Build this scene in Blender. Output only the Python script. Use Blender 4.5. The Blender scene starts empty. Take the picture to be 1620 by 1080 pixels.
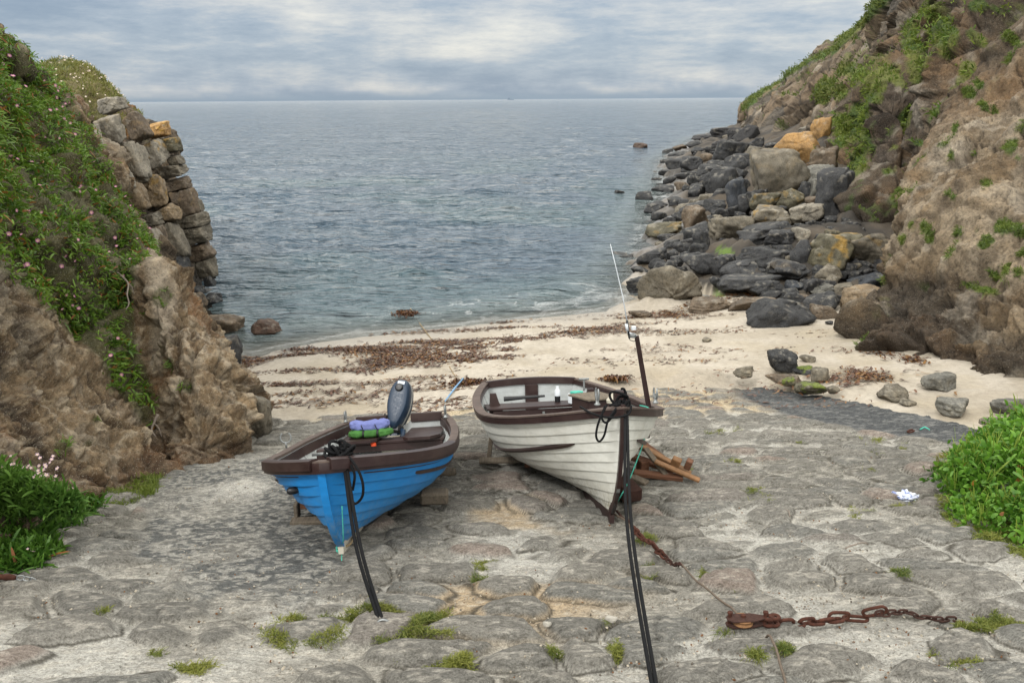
import bpy, bmesh, math, random
import numpy as np
random.seed(7)
RNG=np.random.default_rng(11)
SC=bpy.context.scene; COL=SC.collection
# ------------------------------------------------------------------ camera model
F=1260.; PIT=math.radians(16.9); ROLL=math.radians(0.42); CZ=5.7
CP,SP=math.cos(PIT),math.sin(PIT); CR,SR=math.cos(ROLL),math.sin(ROLL)
def proj(P):
    P=np.asarray(P,float); x=P[...,0];y=P[...,1];z=P[...,2]-CZ
    d=y*CP-z*SP; up=y*SP+z*CP; d=np.where(d<.05,.05,d)
    a=x/d*F; b=up/d*F
    return np.stack([810+a*CR-b*SR,540-(a*SR+b*CR)],-1)
def ray(px,py):
    da=px-810.; db=540.-py; a=(CR*da+SR*db)/F; b=(-SR*da+CR*db)/F
    return np.array([a,CP+b*SP,-SP+b*CP])
def at(px,py,Y):
    r=ray(px,py); return np.array([0,0,CZ])+r*(Y/r[1])
def onz(px,py,z=0.):
    r=ray(px,py); return np.array([0,0,CZ])+r*((z-CZ)/r[2])
def depth(P): return P[1]*CP-(P[2]-CZ)*SP
# ------------------------------------------------------------------ colour
def lin(r,g,b):
    f=lambda c:(c/255/12.92) if c/255<=.04045 else ((c/255+.055)/1.055)**2.4
    return np.array([f(r),f(g),f(b)])
# ------------------------------------------------------------------ numpy noise
def _h(ix,iy,iz,s):
    with np.errstate(over='ignore'):
        n=(ix.astype(np.int64)*374761393+iy.astype(np.int64)*668265263+iz.astype(np.int64)*2147483647+s*974711)&0xffffffff
        n=((n^(n>>13))*1274126177)&0xffffffff
        n=((n^(n>>16))*2246822519)&0xffffffff
        n=n^(n>>15)
    return (n&0xffffff).astype(np.float64)/0xffffff
def vn(P,s=0):
    P=np.asarray(P,float); I=np.floor(P).astype(np.int64); f=P-I; w=f*f*f*(f*(f*6-15)+10)
    o=0
    for dx in (0,1):
        for dy in (0,1):
            for dz in (0,1):
                o=o+_h(I[...,0]+dx,I[...,1]+dy,I[...,2]+dz,s)*(w[...,0] if dx else 1-w[...,0])*(w[...,1] if dy else 1-w[...,1])*(w[...,2] if dz else 1-w[...,2])
    return o*2-1
def fbm(P,oc=4,s=0,g=.5):
    o=0;a=1;t=0;P=np.asarray(P,float)
    for i in range(oc):
        o=o+a*vn(P*2**i+i*17.3,s+i); t+=a; a*=g
    return o/t*1.5
def ridge(P,oc=4,s=0,g=.55):
    o=0;a=1;t=0;P=np.asarray(P,float)
    for i in range(oc):
        o=o+a*(1-2*np.abs(vn(P*2**i+i*9.1,s+i))); t+=a; a*=g
    return o/t
def voro(P,s=0,two=False,jit=.9):
    P=np.asarray(P,float); I=np.floor(P).astype(np.int64); f1=np.full(P.shape[:-1],9.); f2=f1.copy(); cid=f1*0
    for dx in (-1,0,1):
        for dy in (-1,0,1):
            for dz in ((0,) if two else (-1,0,1)):
                a,b,c=I[...,0]+dx,I[...,1]+dy,I[...,2]*(0 if two else 1)+dz
                qx=a+.5+(_h(a,b,c,s)-.5)*jit; qy=b+.5+(_h(a,b,c,s+1)-.5)*jit
                d=(qx-P[...,0])**2+(qy-P[...,1])**2
                if not two: d=d+(c+.5+(_h(a,b,c,s+2)-.5)*jit-P[...,2])**2
                d=np.sqrt(d); m=d<f1
                f2=np.where(m,f1,np.minimum(f2,d)); cid=np.where(m,_h(a,b,c,s+5),cid); f1=np.where(m,d,f1)
    return f1,f2,cid
def _h3(a,b,c,s):
    with np.errstate(over='ignore'):
        n=(a*374761393+b*668265263+c*2147483647+s*974711)&0xffffffff
        n=((n^(n>>13))*1274126177)&0xffffffff
        n=((n^(n>>16))*2246822519)&0xffffffff
        n=n^(n>>15); m=((n^0x5bd1e995)*1103515245+12345)&0xffffffff; m=m^(m>>14)
    return (n&0x7ff)/2047.,((n>>13)&0x7ff)/2047.,((m>>8)&0x7ff)/2047.
def spacing(P):
    return np.maximum(np.linalg.norm(np.gradient(P,axis=0),axis=-1),np.linalg.norm(np.gradient(P,axis=1),axis=-1))
def facet(P,sc,s,k=.6):
    # every cell is a randomly tilted plane: broken-rock facets; returns displacement and crack mask
    P=np.asarray(P,float); Q=P/sc+.25*np.stack([fbm(P/sc*1.1,2,s+50),fbm(P/sc*1.1,2,s+60),fbm(P/sc*1.1,2,s+70)],-1)
    I=np.floor(Q).astype(np.int64); f1=np.full(Q.shape[:-1],9.); f2=f1.copy(); best=[np.zeros(f1.shape,np.int64) for _ in range(3)]; bq=[np.zeros(f1.shape) for _ in range(3)]
    for dx in (-1,0,1):
        for dy in (-1,0,1):
            for dz in (-1,0,1):
                a,b,c=I[...,0]+dx,I[...,1]+dy,I[...,2]+dz; h=_h3(a,b,c,s)
                q=[a+.5+(h[0]-.5)*.9-Q[...,0],b+.5+(h[1]-.5)*.9-Q[...,1],c+.5+(h[2]-.5)*.9-Q[...,2]]
                d=np.sqrt(q[0]**2+q[1]**2+q[2]**2); m=d<f1
                f2=np.where(m,f1,np.minimum(f2,d)); f1=np.where(m,d,f1)
                for B_,v in zip(best,(a,b,c)): B_[m]=v[m]
                for B_,v in zip(bq,q): B_[m]=v[m]
    a,b,c=best; h=_h3(a,b,c,s+3); out=-(bq[0]*(h[0]-.5)+bq[1]*(h[1]-.5)+bq[2]*(h[2]-.5))*2+(h[0]-.5)*.5
    g_=f2-f1; return out*sm(g_,0,.15)*sc*k*1.05,sm(g_,0,.09),h[1]
def lines(P,w,s):
    q=np.asarray(P)+.22*np.stack([fbm(P*2.3,3,s+1),fbm(P*2.3,3,s+2),fbm(P*2.3,3,s+3)],-1); return sm(w-np.abs(vn(q,s)),0,w)*sm(fbm(P*.9,2,s+4),-.35,.1)
def sm(x,a,b):
    t=np.clip((np.asarray(x,float)-a)/(b-a),0,1); return t*t*(3-2*t)
def mix(a,b,t):
    a=np.asarray(a,float); b=np.asarray(b,float); t=np.asarray(t,float)[...,None]; return a*(1-t)+b*t
def inpoly(X,Y,poly):
    r=np.zeros(X.shape,bool); n=len(poly)
    for i in range(n):
        x1,y1=poly[i]; x2,y2=poly[(i+1)%n]
        if y1==y2: continue
        r^=((y1>Y)!=(y2>Y))&(X<(x2-x1)*(Y-y1)/(y2-y1)+x1)
    return r
def pdist(X,Y,pl):
    d=np.full(X.shape,1e9)
    for i in range(len(pl)-1):
        ax,ay=pl[i][:2]; bx,by=pl[i+1][:2]; ux,uy=bx-ax,by-ay
        t=np.clip(((X-ax)*ux+(Y-ay)*uy)/(ux*ux+uy*uy+1e-9),0,1)
        d=np.minimum(d,np.hypot(X-ax-t*ux,Y-ay-t*uy))
    return d
def blobs(PX,PY,L):
    m=np.zeros_like(PX)
    for (x,y,rx,ry,a) in L:
        c_,s_=math.cos(math.radians(a)),math.sin(math.radians(a)); dx=PX-x; dy=PY-y
        m=np.maximum(m,1.25-np.hypot((dx*c_-dy*s_)/rx,(dx*s_+dy*c_)/ry))
    return m
# ------------------------------------------------------------------ objects
def tag(o,label=None,cat=None,group=None,kind=None):
    if label: o['label']=label
    if cat: o['category']=cat
    if group: o['group']=group
    if kind: o['kind']=kind
    return o
def empty(name,loc=(0,0,0)):
    o=bpy.data.objects.new(name,None); o.empty_display_size=.2; COL.objects.link(o); o.location=loc; return o
def mesh_obj(name,V,Fc,mat,parent=None,smooth=True,col=None,attrs=None):
    """V (n,3) ; Fc list of (k,m) int arrays or python faces"""
    V=np.asarray(V,np.float64).reshape(-1,3)
    me=bpy.data.meshes.new(name)
    if isinstance(Fc,np.ndarray): Fc=[Fc]
    if len(Fc) and isinstance(Fc[0],np.ndarray):
        loops=np.concatenate([f.ravel() for f in Fc]); tot=np.concatenate([np.full(len(f),f.shape[1]) for f in Fc])
    else:
        loops=np.array([i for f in Fc for i in f]); tot=np.array([len(f) for f in Fc])
    st=np.concatenate([[0],np.cumsum(tot)[:-1]])
    me.vertices.add(len(V)); me.vertices.foreach_set('co',V.astype(np.float32).ravel())
    me.loops.add(len(loops)); me.loops.foreach_set('vertex_index',loops.astype(np.int32))
    me.polygons.add(len(tot)); me.polygons.foreach_set('loop_start',st.astype(np.int32)); me.polygons.foreach_set('loop_total',tot.astype(np.int32))
    me.polygons.foreach_set('use_smooth',np.full(len(tot),smooth))
    if col is not None:
        a=me.color_attributes.new('Col','FLOAT_COLOR','POINT'); c=np.ones((len(V),4),np.float32); c[:,:3]=np.clip(col,0,1); a.data.foreach_set('color',c.ravel())
    if attrs:
        for k,v in attrs.items():
            a=me.attributes.new(k,'FLOAT','POINT'); a.data.foreach_set('value',np.asarray(v,np.float32).ravel())
    me.update(calc_edges=True); me.validate()
    me.materials.append(mat)
    o=bpy.data.objects.new(name,me); COL.objects.link(o)
    if parent: o.parent=parent
    return o
def gridfaces(n,m,flip=False):
    i=np.arange(n-1)[:,None]*m+np.arange(m-1)[None,:]
    f=np.stack([i,i+1,i+m+1,i+m],-1).reshape(-1,4)
    return f[:,::-1].copy() if flip else f
class MB:
    def __init__(s): s.v=[]; s.f=[]; s.n=0
    def add(s,V,Fs):
        V=np.asarray(V,float).reshape(-1,3); s.v.append(V)
        for f in Fs: s.f.append([int(i)+s.n for i in f])
        s.n+=len(V); return s
    def box(s,c,d,R=None,bev=.006):
        hx,hy,hz=[x/2 for x in d]; b=min(bev,hx*.45,hy*.45,hz*.45); V=[];idx={}
        for sx in (-1,1):
            for sy in (-1,1):
                for sz in (-1,1):
                    for k in range(3):
                        p=[sx*(hx-b),sy*(hy-b),sz*(hz-b)]; p[k]=[sx*hx,sy*hy,sz*hz][k]
                        idx[(sx,sy,sz,k)]=len(V); V.append(p)
        Fs=[]
        for k in range(3):
            a,c2=(k+1)%3,(k+2)%3
            for sg in (-1,1):
                q=[]
                for (p,r) in ((-1,-1),(1,-1),(1,1),(-1,1)):
                    t=[0,0,0]; t[k]=sg; t[a]=p; t[c2]=r; q.append(idx[(t[0],t[1],t[2],k)])
                Fs.append(q if sg>0 else q[::-1])
        for k in range(3):
            a,c2=(k+1)%3,(k+2)%3
            for p in (-1,1):
                for r in (-1,1):
                    t0=[0,0,0];t0[k]=-1;t0[a]=p;t0[c2]=r;t1=list(t0);t1[k]=1
                    q=[idx[(*t0,a)],idx[(*t1,a)],idx[(*t1,c2)],idx[(*t0,c2)]]
                    Fs.append(q if p*r<0 else q[::-1])
        for sx in (-1,1):
            for sy in (-1,1):
                for sz in (-1,1):
                    q=[idx[(sx,sy,sz,k)] for k in range(3)]; Fs.append(q if sx*sy*sz>0 else q[::-1])
        V=np.array(V)
        if R is not None: V=V@np.array(R).T
        return s.add(V+np.array(c),Fs)
    def tube(s,pts,r,n=8,cap=True,flat=1.):
        P=np.asarray(pts,float); m=len(P); r=np.broadcast_to(np.asarray(r,float),(m,))
        T=np.gradient(P,axis=0); T/=np.linalg.norm(T,axis=1)[:,None]+1e-9
        up=np.array([0,0,1.]) if abs(T[0,2])<.9 else np.array([1.,0,0]); V=[]
        u=np.cross(T[0],up); u/=np.linalg.norm(u)
        for i in range(m):
            u=u-T[i]*u.dot(T[i]); u/=np.linalg.norm(u)+1e-9; w=np.cross(T[i],u)
            for k in range(n):
                a=2*math.pi*k/n; V.append(P[i]+r[i]*(math.cos(a)*u*flat+math.sin(a)*w))
        Fs=[[i*n+k,i*n+(k+1)%n,(i+1)*n+(k+1)%n,(i+1)*n+k] for i in range(m-1) for k in range(n)]
        if cap: Fs+= [list(range(n))[::-1],[(m-1)*n+k for k in range(n)]]
        return s.add(V,Fs)
    def prism(s,outline,o,ax,ay,az,th):
        """outline 2d pts extruded by th along az, centred"""
        o,ax,ay,az=[np.array(q,float) for q in (o,ax,ay,az)]; n=len(outline)
        V=[o+x*ax+y*ay-az*th/2 for x,y in outline]+[o+x*ax+y*ay+az*th/2 for x,y in outline]
        Fs=[list(range(n))[::-1],[n+i for i in range(n)]]+[[i,(i+1)%n,n+(i+1)%n,n+i] for i in range(n)]
        return s.add(V,Fs)
    def lathe(s,prof,o,ax,n=16):
        ax=np.array(ax,float); ax/=np.linalg.norm(ax); u=np.cross(ax,[0,0,1.] if abs(ax[2])<.9 else [1.,0,0]); u/=np.linalg.norm(u); w=np.cross(ax,u)
        V=[np.array(o)+h*ax+r*(math.cos(2*math.pi*k/n)*u+math.sin(2*math.pi*k/n)*w) for h,r in prof for k in range(n)]
        m=len(prof); Fs=[[i*n+k,i*n+(k+1)%n,(i+1)*n+(k+1)%n,(i+1)*n+k] for i in range(m-1) for k in range(n)]+[list(range(n))[::-1],[(m-1)*n+k for k in range(n)]]
        return s.add(V,Fs)
    def build(s,name,mat,parent=None,smooth=False,angle=None):
        o=mesh_obj(name,np.concatenate(s.v),s.f,mat,parent,smooth)
        if angle:
            o.data.polygons.foreach_set('use_smooth',np.ones(len(o.data.polygons),bool)); o.data.set_sharp_from_angle(angle=math.radians(angle))
        return o
def rot(ax,ang):
    c,s=math.cos(ang),math.sin(ang)
    return np.array({'x':[[1,0,0],[0,c,-s],[0,s,c]],'y':[[c,0,s],[0,1,0],[-s,0,c]],'z':[[c,-s,0],[s,c,0],[0,0,1]]}[ax])
def catmull(P,n):
    P=np.asarray(P,float); P=np.concatenate([[2*P[0]-P[1]],P,[2*P[-1]-P[-2]]]); m=len(P)-3
    d=np.linalg.norm(np.diff(P[1:-1],axis=0),axis=1)**.5 if P.ndim==2 else np.ones(m)
    c=np.concatenate([[0],np.cumsum(d)])/d.sum(); t=np.linspace(0,1,n); i=np.clip(np.searchsorted(c,t,'right')-1,0,m-1); u=(t-c[i])/(c[i+1]-c[i])
    u=u.reshape((-1,)+(1,)*(P.ndim-1)); a,b,q,e=P[i],P[i+1],P[i+2],P[i+3]
    return .5*(2*b+(q-a)*u+(2*a-5*b+4*q-e)*u*u+(3*b-a-3*q+e)*u**3)
# ------------------------------------------------------------------ materials
def mat(name,build):
    m=bpy.data.materials.new(name); m.use_nodes=True; nt=m.node_tree; nt.nodes.clear()
    out=nt.nodes.new('ShaderNodeOutputMaterial'); b=nt.nodes.new('ShaderNodeBsdfPrincipled'); nt.links.new(b.outputs[0],out.inputs[0])
    build(nt,b,out); return m
def N(nt,t,**kw):
    n=nt.nodes.new('ShaderNode'+t)
    for k,v in kw.items():
        if k in n.inputs.keys() if isinstance(k,str) else False: n.inputs[k].default_value=v
        else: setattr(n,k,v)
    return n
def noise(nt,co,scale,detail=4,rough=.55,mapping=None):
    n=nt.nodes.new('ShaderNodeTexNoise'); n.inputs['Scale'].default_value=scale; n.inputs['Detail'].default_value=detail; n.inputs['Roughness'].default_value=rough
    if mapping:
        mp=nt.nodes.new('ShaderNodeMapping'); mp.inputs['Scale'].default_value=mapping; nt.links.new(co,mp.inputs[0]); co=mp.outputs[0]
    nt.links.new(co,n.inputs['Vector']); return n.outputs[0]
def ramp(nt,f,stops):
    r=nt.nodes.new('ShaderNodeValToRGB'); e=r.color_ramp.elements
    while len(e)<len(stops): e.new(.5)
    for el,(p,c) in zip(e,stops):
        el.position=p; el.color=(*c,1) if hasattr(c,'__len__') else (c,c,c,1)
    nt.links.new(f,r.inputs[0]); return r.outputs[0]
def mul(nt,a,b,fac=1.,mode='MULTIPLY'):
    m=nt.nodes.new('ShaderNodeMix'); m.data_type='RGBA'; m.blend_type=mode
    if hasattr(fac,'is_linked'): nt.links.new(fac,m.inputs[0])
    else: m.inputs[0].default_value=fac
    for s,v in ((6,a),(7,b)):
        if hasattr(v,'is_linked'): nt.links.new(v,m.inputs[s])
        else: m.inputs[s].default_value=(*v,1)
    return m.outputs[2]
def bump(nt,b,h,dist,st=1.,prev=None):
    n=nt.nodes.new('ShaderNodeBump'); n.inputs['Strength'].default_value=st; n.inputs['Distance'].default_value=dist; nt.links.new(h,n.inputs['Height'])
    if prev: nt.links.new(prev,n.inputs['Normal'])
    nt.links.new(n.outputs[0],b.inputs['Normal']); return n.outputs[0]
def attr(nt,name='Col'):
    a=nt.nodes.new('ShaderNodeAttribute'); a.attribute_name=name; return a.outputs['Color']
def tco(nt,k='Object'): return nt.nodes.new('ShaderNodeTexCoord').outputs[k]
def m_rock(scale=1.,speck=.5,b1=.05,b2=.012,rough=.88):
    def f(nt,b,out):
        co=tco(nt); c=attr(nt)
        n1=noise(nt,co,2.2/scale,6,.65); n2=noise(nt,co,14/scale,6,.7); n3=noise(nt,co,48/scale,3,.6)
        c=mul(nt,c,ramp(nt,n1,[(.32,(.62,.6,.58)),(.5,(1,1,1)),(.7,(1.25,1.2,1.12))]))
        c=mul(nt,c,ramp(nt,n2,[(.33,(.5,.5,.5)),(.5,(1,1,1)),(.72,(1.35,1.33,1.3))]))
        c=mul(nt,c,lin(205,198,180),ramp(nt,n3,[(.60,0),(.68,speck)]),'MIX')
        nt.links.new(c,b.inputs['Base Color']); b.inputs['Roughness'].default_value=rough; b.inputs['Specular IOR Level'].default_value=.3
        p=bump(nt,b,n2,b1*scale,.8); bump(nt,b,n3,b2*scale,.7,p)
    return f
M={}
M['rock_near']=mat('rock_near',m_rock(.55,.55,.07,.03))
M['rock_mid']=mat('rock_mid',m_rock(1.,.3,.12,.04))
M['rock_far']=mat('rock_far',m_rock(3.,.15,.1,.05))
M['boulder']=mat('boulder',m_rock(.7,.22,.04,.015,.7))
def m_plain(c,rough=.6,var=.25,scale=8.,metal=0.,b=.002,spec=.4,stretch=None):
    def f(nt,p,out):
        co=tco(nt); n=noise(nt,co,scale,5,.65,stretch); n2=noise(nt,co,scale*6,3,.6,stretch)
        k=mul(nt,c,ramp(nt,n,[(.3,(1-var,)*3),(.7,(1+var,)*3)])); k=mul(nt,k,ramp(nt,n2,[(.3,(1-var*.5,)*3),(.7,(1+var*.5,)*3)]))
        nt.links.new(k,p.inputs['Base Color']); p.inputs['Metallic'].default_value=metal; p.inputs['Specular IOR Level'].default_value=spec
        nt.links.new(ramp(nt,n2,[(.3,max(rough-.1,.05)),(.7,min(rough+.12,1))]),p.inputs['Roughness'])
        if b: bump(nt,p,n2,b,.8)
    return f
def m_paint(c,dirt,rough=.35,amt=.6,low=None):
    def f(nt,p,out):
        co=tco(nt); n=noise(nt,co,2.5,6,.7); n2=noise(nt,co,30,4,.7,(1,1,.35)); n3=noise(nt,co,9,5,.6,(.5,.5,2))
        k=mul(nt,c,dirt,ramp(nt,n,[(.45,0),(.8,amt)]),'MIX'); k=mul(nt,k,ramp(nt,n3,[(.3,(.86,)*3),(.65,(1.06,)*3)])); k=mul(nt,k,dirt,ramp(nt,n2,[(.62,0),(.75,amt*.7)]),'MIX')
        if low is not None:
            se=nt.nodes.new('ShaderNodeSeparateXYZ'); nt.links.new(co,se.inputs[0]); ad=nt.nodes.new('ShaderNodeMath'); ad.operation='MULTIPLY_ADD'; nt.links.new(n,ad.inputs[0]); ad.inputs[1].default_value=.5; nt.links.new(se.outputs[2],ad.inputs[2])
            n4=noise(nt,co,26,6,.75,(1,1,.4)); k=mul(nt,k,low,mul(nt,ramp(nt,ad.outputs[0],[(.28,.85),(.62,.0)]),ramp(nt,n4,[(.42,0),(.62,1)])),'MIX')
            n5=noise(nt,co,7,5,.8,(1,1,5)); k=mul(nt,k,low,ramp(nt,n5,[(.70,0),(.73,.7)]),'MIX')
        nt.links.new(k,p.inputs['Base Color']); nt.links.new(ramp(nt,n,[(.3,rough),(.7,rough+.25)]),p.inputs['Roughness']); p.inputs['Specular IOR Level'].default_value=.35
        bump(nt,p,n3,.003,.6)
    return f
M['blue']=mat('blue_paint',m_paint(lin(20,118,186),lin(70,125,155),.42,.4,lin(112,128,132)))
M['white']=mat('cream_paint',m_paint(lin(206,206,198),lin(148,142,124),.42,.5,lin(128,120,96)))
M['inner']=mat('inner_paint',m_paint(lin(178,182,182),lin(120,118,108),.5,.6))
M['brown']=mat('varnished_brown',m_paint(lin(46,31,30),lin(80,66,60),.3,.55))
M['greywood']=mat('weathered_wood',m_plain(lin(105,96,84),.85,.35,6,0,.004,.2,(8,1,8)))
M['railwood']=mat('weathered_rail',m_plain(lin(82,70,64),.7,.3,6,0,.003,.3))
M['redwood']=mat('reddish_wood',m_plain(lin(104,72,54),.8,.35,7,0,.004,.3,(1,8,8)))
M['rope']=mat('black_rope',m_plain(lin(14,15,17),.8,.3,60,0,.002,.2))
M['steel']=mat('galvanised_steel',m_plain(lin(135,138,138),.45,.25,25,.7,.001))
M['rust']=mat('rusty_iron',m_plain(lin(74,44,34),.85,.45,30,.25,.004,.3))
M['rustdark']=mat('dark_rusty_iron',m_plain(lin(62,42,36),.85,.4,40,.2,.003,.3))
M['cable']=mat('grey_cable',m_plain(lin(96,84,72),.7,.3,50,.1,.002))
M['teal']=mat('teal_twine',m_plain(lin(70,170,150),.7,.2,40,0,0))
M['tan_rope']=mat('tan_rope',m_plain(lin(140,122,92),.85,.3,60,0,.002))
M['bluerope']=mat('pale_blue_plastic',m_plain(lin(110,150,185),.5,.2,20,0,0))
M['cowl']=mat('navy_cowl',m_plain(lin(30,48,68),.42,.06,10,0,0,.4))
M['black']=mat('black_plastic',m_plain(lin(22,23,26),.4,.2,20,0,0))
M['sticker']=mat('white_sticker',m_plain(lin(205,210,215),.5,.05,10,0,0))
M['stripe']=mat('pale_stripe',m_plain(lin(150,150,145),.4,.1,10,0,0))
M['lilac']=mat('lilac_fabric',m_plain(lin(104,112,162),.85,.15,14,0,.004,.2))
M['green']=mat('green_fabric',m_plain(lin(64,108,52),.8,.2,14,0,.004,.2))
M['orange']=mat('orange_plastic',m_plain(lin(200,70,30),.5,.1,10,0,0))
M['cloth']=mat('white_cloth',m_plain(lin(190,198,215),.9,.15,20,0,.004,.1))
M['pale']=mat('pale_fibreglass',m_paint(lin(185,180,165),lin(120,110,95),.5,.6))
M['quartz']=mat('pale_stone',m_plain(lin(160,156,146),.85,.2,20,0,.003))
M['ochrewood']=mat('ochre_wood',m_plain(lin(128,94,62),.75,.3,20,0,.002))
M['ship']=mat('ship_grey',m_plain(lin(120,135,150),.8,.05,1,0,0))
def m_leaf(ttr=.35,rough=.5):
    def f(nt,b,out):
        nt.links.new(attr(nt),b.inputs['Base Color']); b.inputs['Roughness'].default_value=rough; b.inputs['Specular IOR Level'].default_value=.35
        t=nt.nodes.new('ShaderNodeBsdfTranslucent'); nt.links.new(attr(nt),t.inputs[0]); m=nt.nodes.new('ShaderNodeMixShader'); m.inputs[0].default_value=ttr
        nt.links.new(b.outputs[0],m.inputs[1]); nt.links.new(t.outputs[0],m.inputs[2]); nt.links.new(m.outputs[0],out.inputs[0])
    return f
M['leaf']=mat('leaf',m_leaf(.25)); M['grass']=mat('grass',m_leaf(.3,.6)); M['petal']=mat('petal',m_leaf(.3,.7))
M['weed']=mat('seaweed',m_leaf(.1,.45)); M['twig']=mat('dry_twig',m_plain(lin(120,110,100),.9,.3,20,0,0))
# ------------------------------------------------------------------ camera, world, sun
cam=bpy.data.cameras.new('camera'); cam.sensor_width=36; cam.lens=F/1620*36; cam.clip_start=.1; cam.clip_end=60000
co=bpy.data.objects.new('camera',cam); COL.objects.link(co); co.location=(0,0,CZ)
R=rot('x',math.pi/2-PIT)@rot('z',-ROLL)
from mathutils import Matrix
co.rotation_euler=Matrix(R.tolist()).to_euler(); SC.camera=co
W=bpy.data.worlds.new('World'); SC.world=W; W.use_nodes=True; nt=W.node_tree; nt.nodes.clear()
SUN_EL,SUN_AZ=48,215   # azimuth clockwise from +y
wo=nt.nodes.new('ShaderNodeOutputWorld'); bg=nt.nodes.new('ShaderNodeBackground'); bg2=nt.nodes.new('ShaderNodeBackground'); addn=nt.nodes.new('ShaderNodeAddShader')
sky=nt.nodes.new('ShaderNodeTexSky'); sky.sky_type='NISHITA'; sky.sun_disc=False; sky.sun_elevation=math.radians(SUN_EL); sky.sun_rotation=math.radians(SUN_AZ)
nt.links.new(sky.outputs[0],bg.inputs[0]); bg.inputs[1].default_value=.016
g=tco(nt,'Generated'); sep=nt.nodes.new('ShaderNodeSeparateXYZ'); nt.links.new(g,sep.inputs[0])
n1=noise(nt,g,2.4,9,.66,(1.5,1.5,7.5)); n2=noise(nt,g,6,8,.68,(1.2,1.2,5)); 
nm=nt.nodes.new('ShaderNodeMath'); nm.operation='MULTIPLY_ADD'; nt.links.new(n2,nm.inputs[0]); nm.inputs[1].default_value=.35; nt.links.new(n1,nm.inputs[2])
mr=nt.nodes.new('ShaderNodeMath'); mr.operation='MULTIPLY_ADD'; nt.links.new(sep.outputs[2],mr.inputs[0]); mr.inputs[1].default_value=.9; nt.links.new(nm.outputs[0],mr.inputs[2])
cl=ramp(nt,mr.outputs[0],[(.48,(.28,.37,.50)),(.60,(.35,.44,.56)),(.70,(.47,.55,.65)),(.80,(.68,.71,.74)),(.92,(.94,.92,.86))])
up=ramp(nt,sep.outputs[2],[(0,0),(.012,1.)]); lo=mul(nt,(.34,.44,.55),cl,up,'MIX')
br=ramp(nt,sep.outputs[2],[(.11,(.36,)*3),(.30,(1.,)*3)])   # overcast zenith is brighter than the horizon
k=mul(nt,lo,br); nt.links.new(k,bg2.inputs[0]); bg2.inputs[1].default_value=2.2
nt.links.new(bg.outputs[0],addn.inputs[0]); nt.links.new(bg2.outputs[0],addn.inputs[1]); nt.links.new(addn.outputs[0],wo.inputs[0])
sl=bpy.data.lights.new('sun','SUN'); sl.energy=1.9; sl.angle=math.radians(10); sl.color=(1,.98,.95)
so=bpy.data.objects.new('sun',sl); COL.objects.link(so)
az=math.radians(SUN_AZ); el=math.radians(SUN_EL)
from mathutils import Vector
so.rotation_euler=Vector((math.sin(az)*math.cos(el),math.cos(az)*math.cos(el),math.sin(el))).to_track_quat('Z','Y').to_euler()
SC.view_settings.view_transform='Standard'; SC.view_settings.look='None'; SC.view_settings.exposure=0; SC.view_settings.gamma=1
# ------------------------------------------------------------------ terrain
SHORE=[(-90,60),(-30,34),(-12,23)]+[tuple(onz(*p)[:2]) for p in ((350,560),(400,562),(450,548),(560,530),(700,518),(830,503),(985,486),(1000,462),(1005,430),(1030,395),(1040,345),(1055,300),(1050,255),(1105,218),(1165,198))]+[(75,170),(140,260),(400,300)]
LAND=SHORE+[(400,-60),(-90,-60)]
def shore_d(X,Y):
    X=np.asarray(X,float);Y=np.asarray(Y,float)
    d=pdist(X,Y,SHORE); return np.where(inpoly(X,Y,LAND),d,-d)
def Hs(X,Y):
    d=shore_d(X,Y); k=sm(Y,21.5,27)
    s=.085*(1-k)+.30*k
    h=np.where(d>0,d*s,np.maximum(d*(.12+.5*k),-2.))
    cap=1.2+np.maximum(Y-24,0)*.09
    return np.minimum(h,cap)
def slipz(x,y): return 3.5-.22*np.asarray(y,float)+0*np.asarray(x)
YS=np.exp(np.linspace(math.log(3),math.log(260),1400))
def onG(px,py,Hf=None):
    r=ray(px,py); t=YS/r[1]; P=np.array([0,0,CZ])+t[:,None]*r
    h=Hs(P[:,0],P[:,1]); h=np.maximum(h,np.where(P[:,1]<13.2,slipz(0,P[:,1]),-9)); h=np.maximum(h,-.12)
    i=int(np.argmax(P[:,2]<h)); 
    if not (P[:,2]<h).any(): i=len(YS)-1
    return P[i]
def S(px,py): # point on slipway plane
    r=ray(px,py); t=(3.5-CZ)/(r[2]+.22*r[1]); return np.array([0,0,CZ])+r*t
# sand sheet
ny,nx=620,560
yy=np.exp(np.linspace(math.log(7.5),math.log(300),ny)); s=np.linspace(-1,1,nx)
Y=np.repeat(yy[:,None],nx,1); X=s[None,:]*(Y*.95+3)
Z=Hs(X,Y); d=shore_d(X,Y); land=sm(d,0.2,2.5); P3=np.stack([X,Y,0*X],-1)
Z=Z+land*(.018*fbm(P3*np.array([2.2,3.2,1]),4,3)+.03*fbm(P3*.35,2,8))+sm(d,1,3)*.01*ridge(P3*np.array([3,6,1]),3,5)
rk=sm(Y,24,28); Z=Z+rk*.35*fbm(P3*.5,4,21); pil_=sm(X-2.5,0,1)*sm(Y,20,22); Z=Z+pil_*facet(P3,1.7,401,.35)[0]*.7+pil_*facet(P3,.6,411,.3)[0]*.5*(Y<60)
EDG=[(250,760),(372,700),(430,662),(560,652),(700,646),(760,640),(1045,615),(1200,612),(1300,626),(1440,652),(1560,682),(1700,730)]
EW=np.array([S(*e) for e in EDG]); YE=lambda x:np.interp(x,EW[:,0],EW[:,1])
edn=.35*fbm(P3*1.1,4,77); kk=sm(Y-YE(X)-edn,-.9,.5); Z=Z*kk+np.minimum(Z,slipz(X,Y)-.06)*(1-kk)
wet=1-sm(d+.5*fbm(P3*.5,2,4),.15,2.3)
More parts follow.
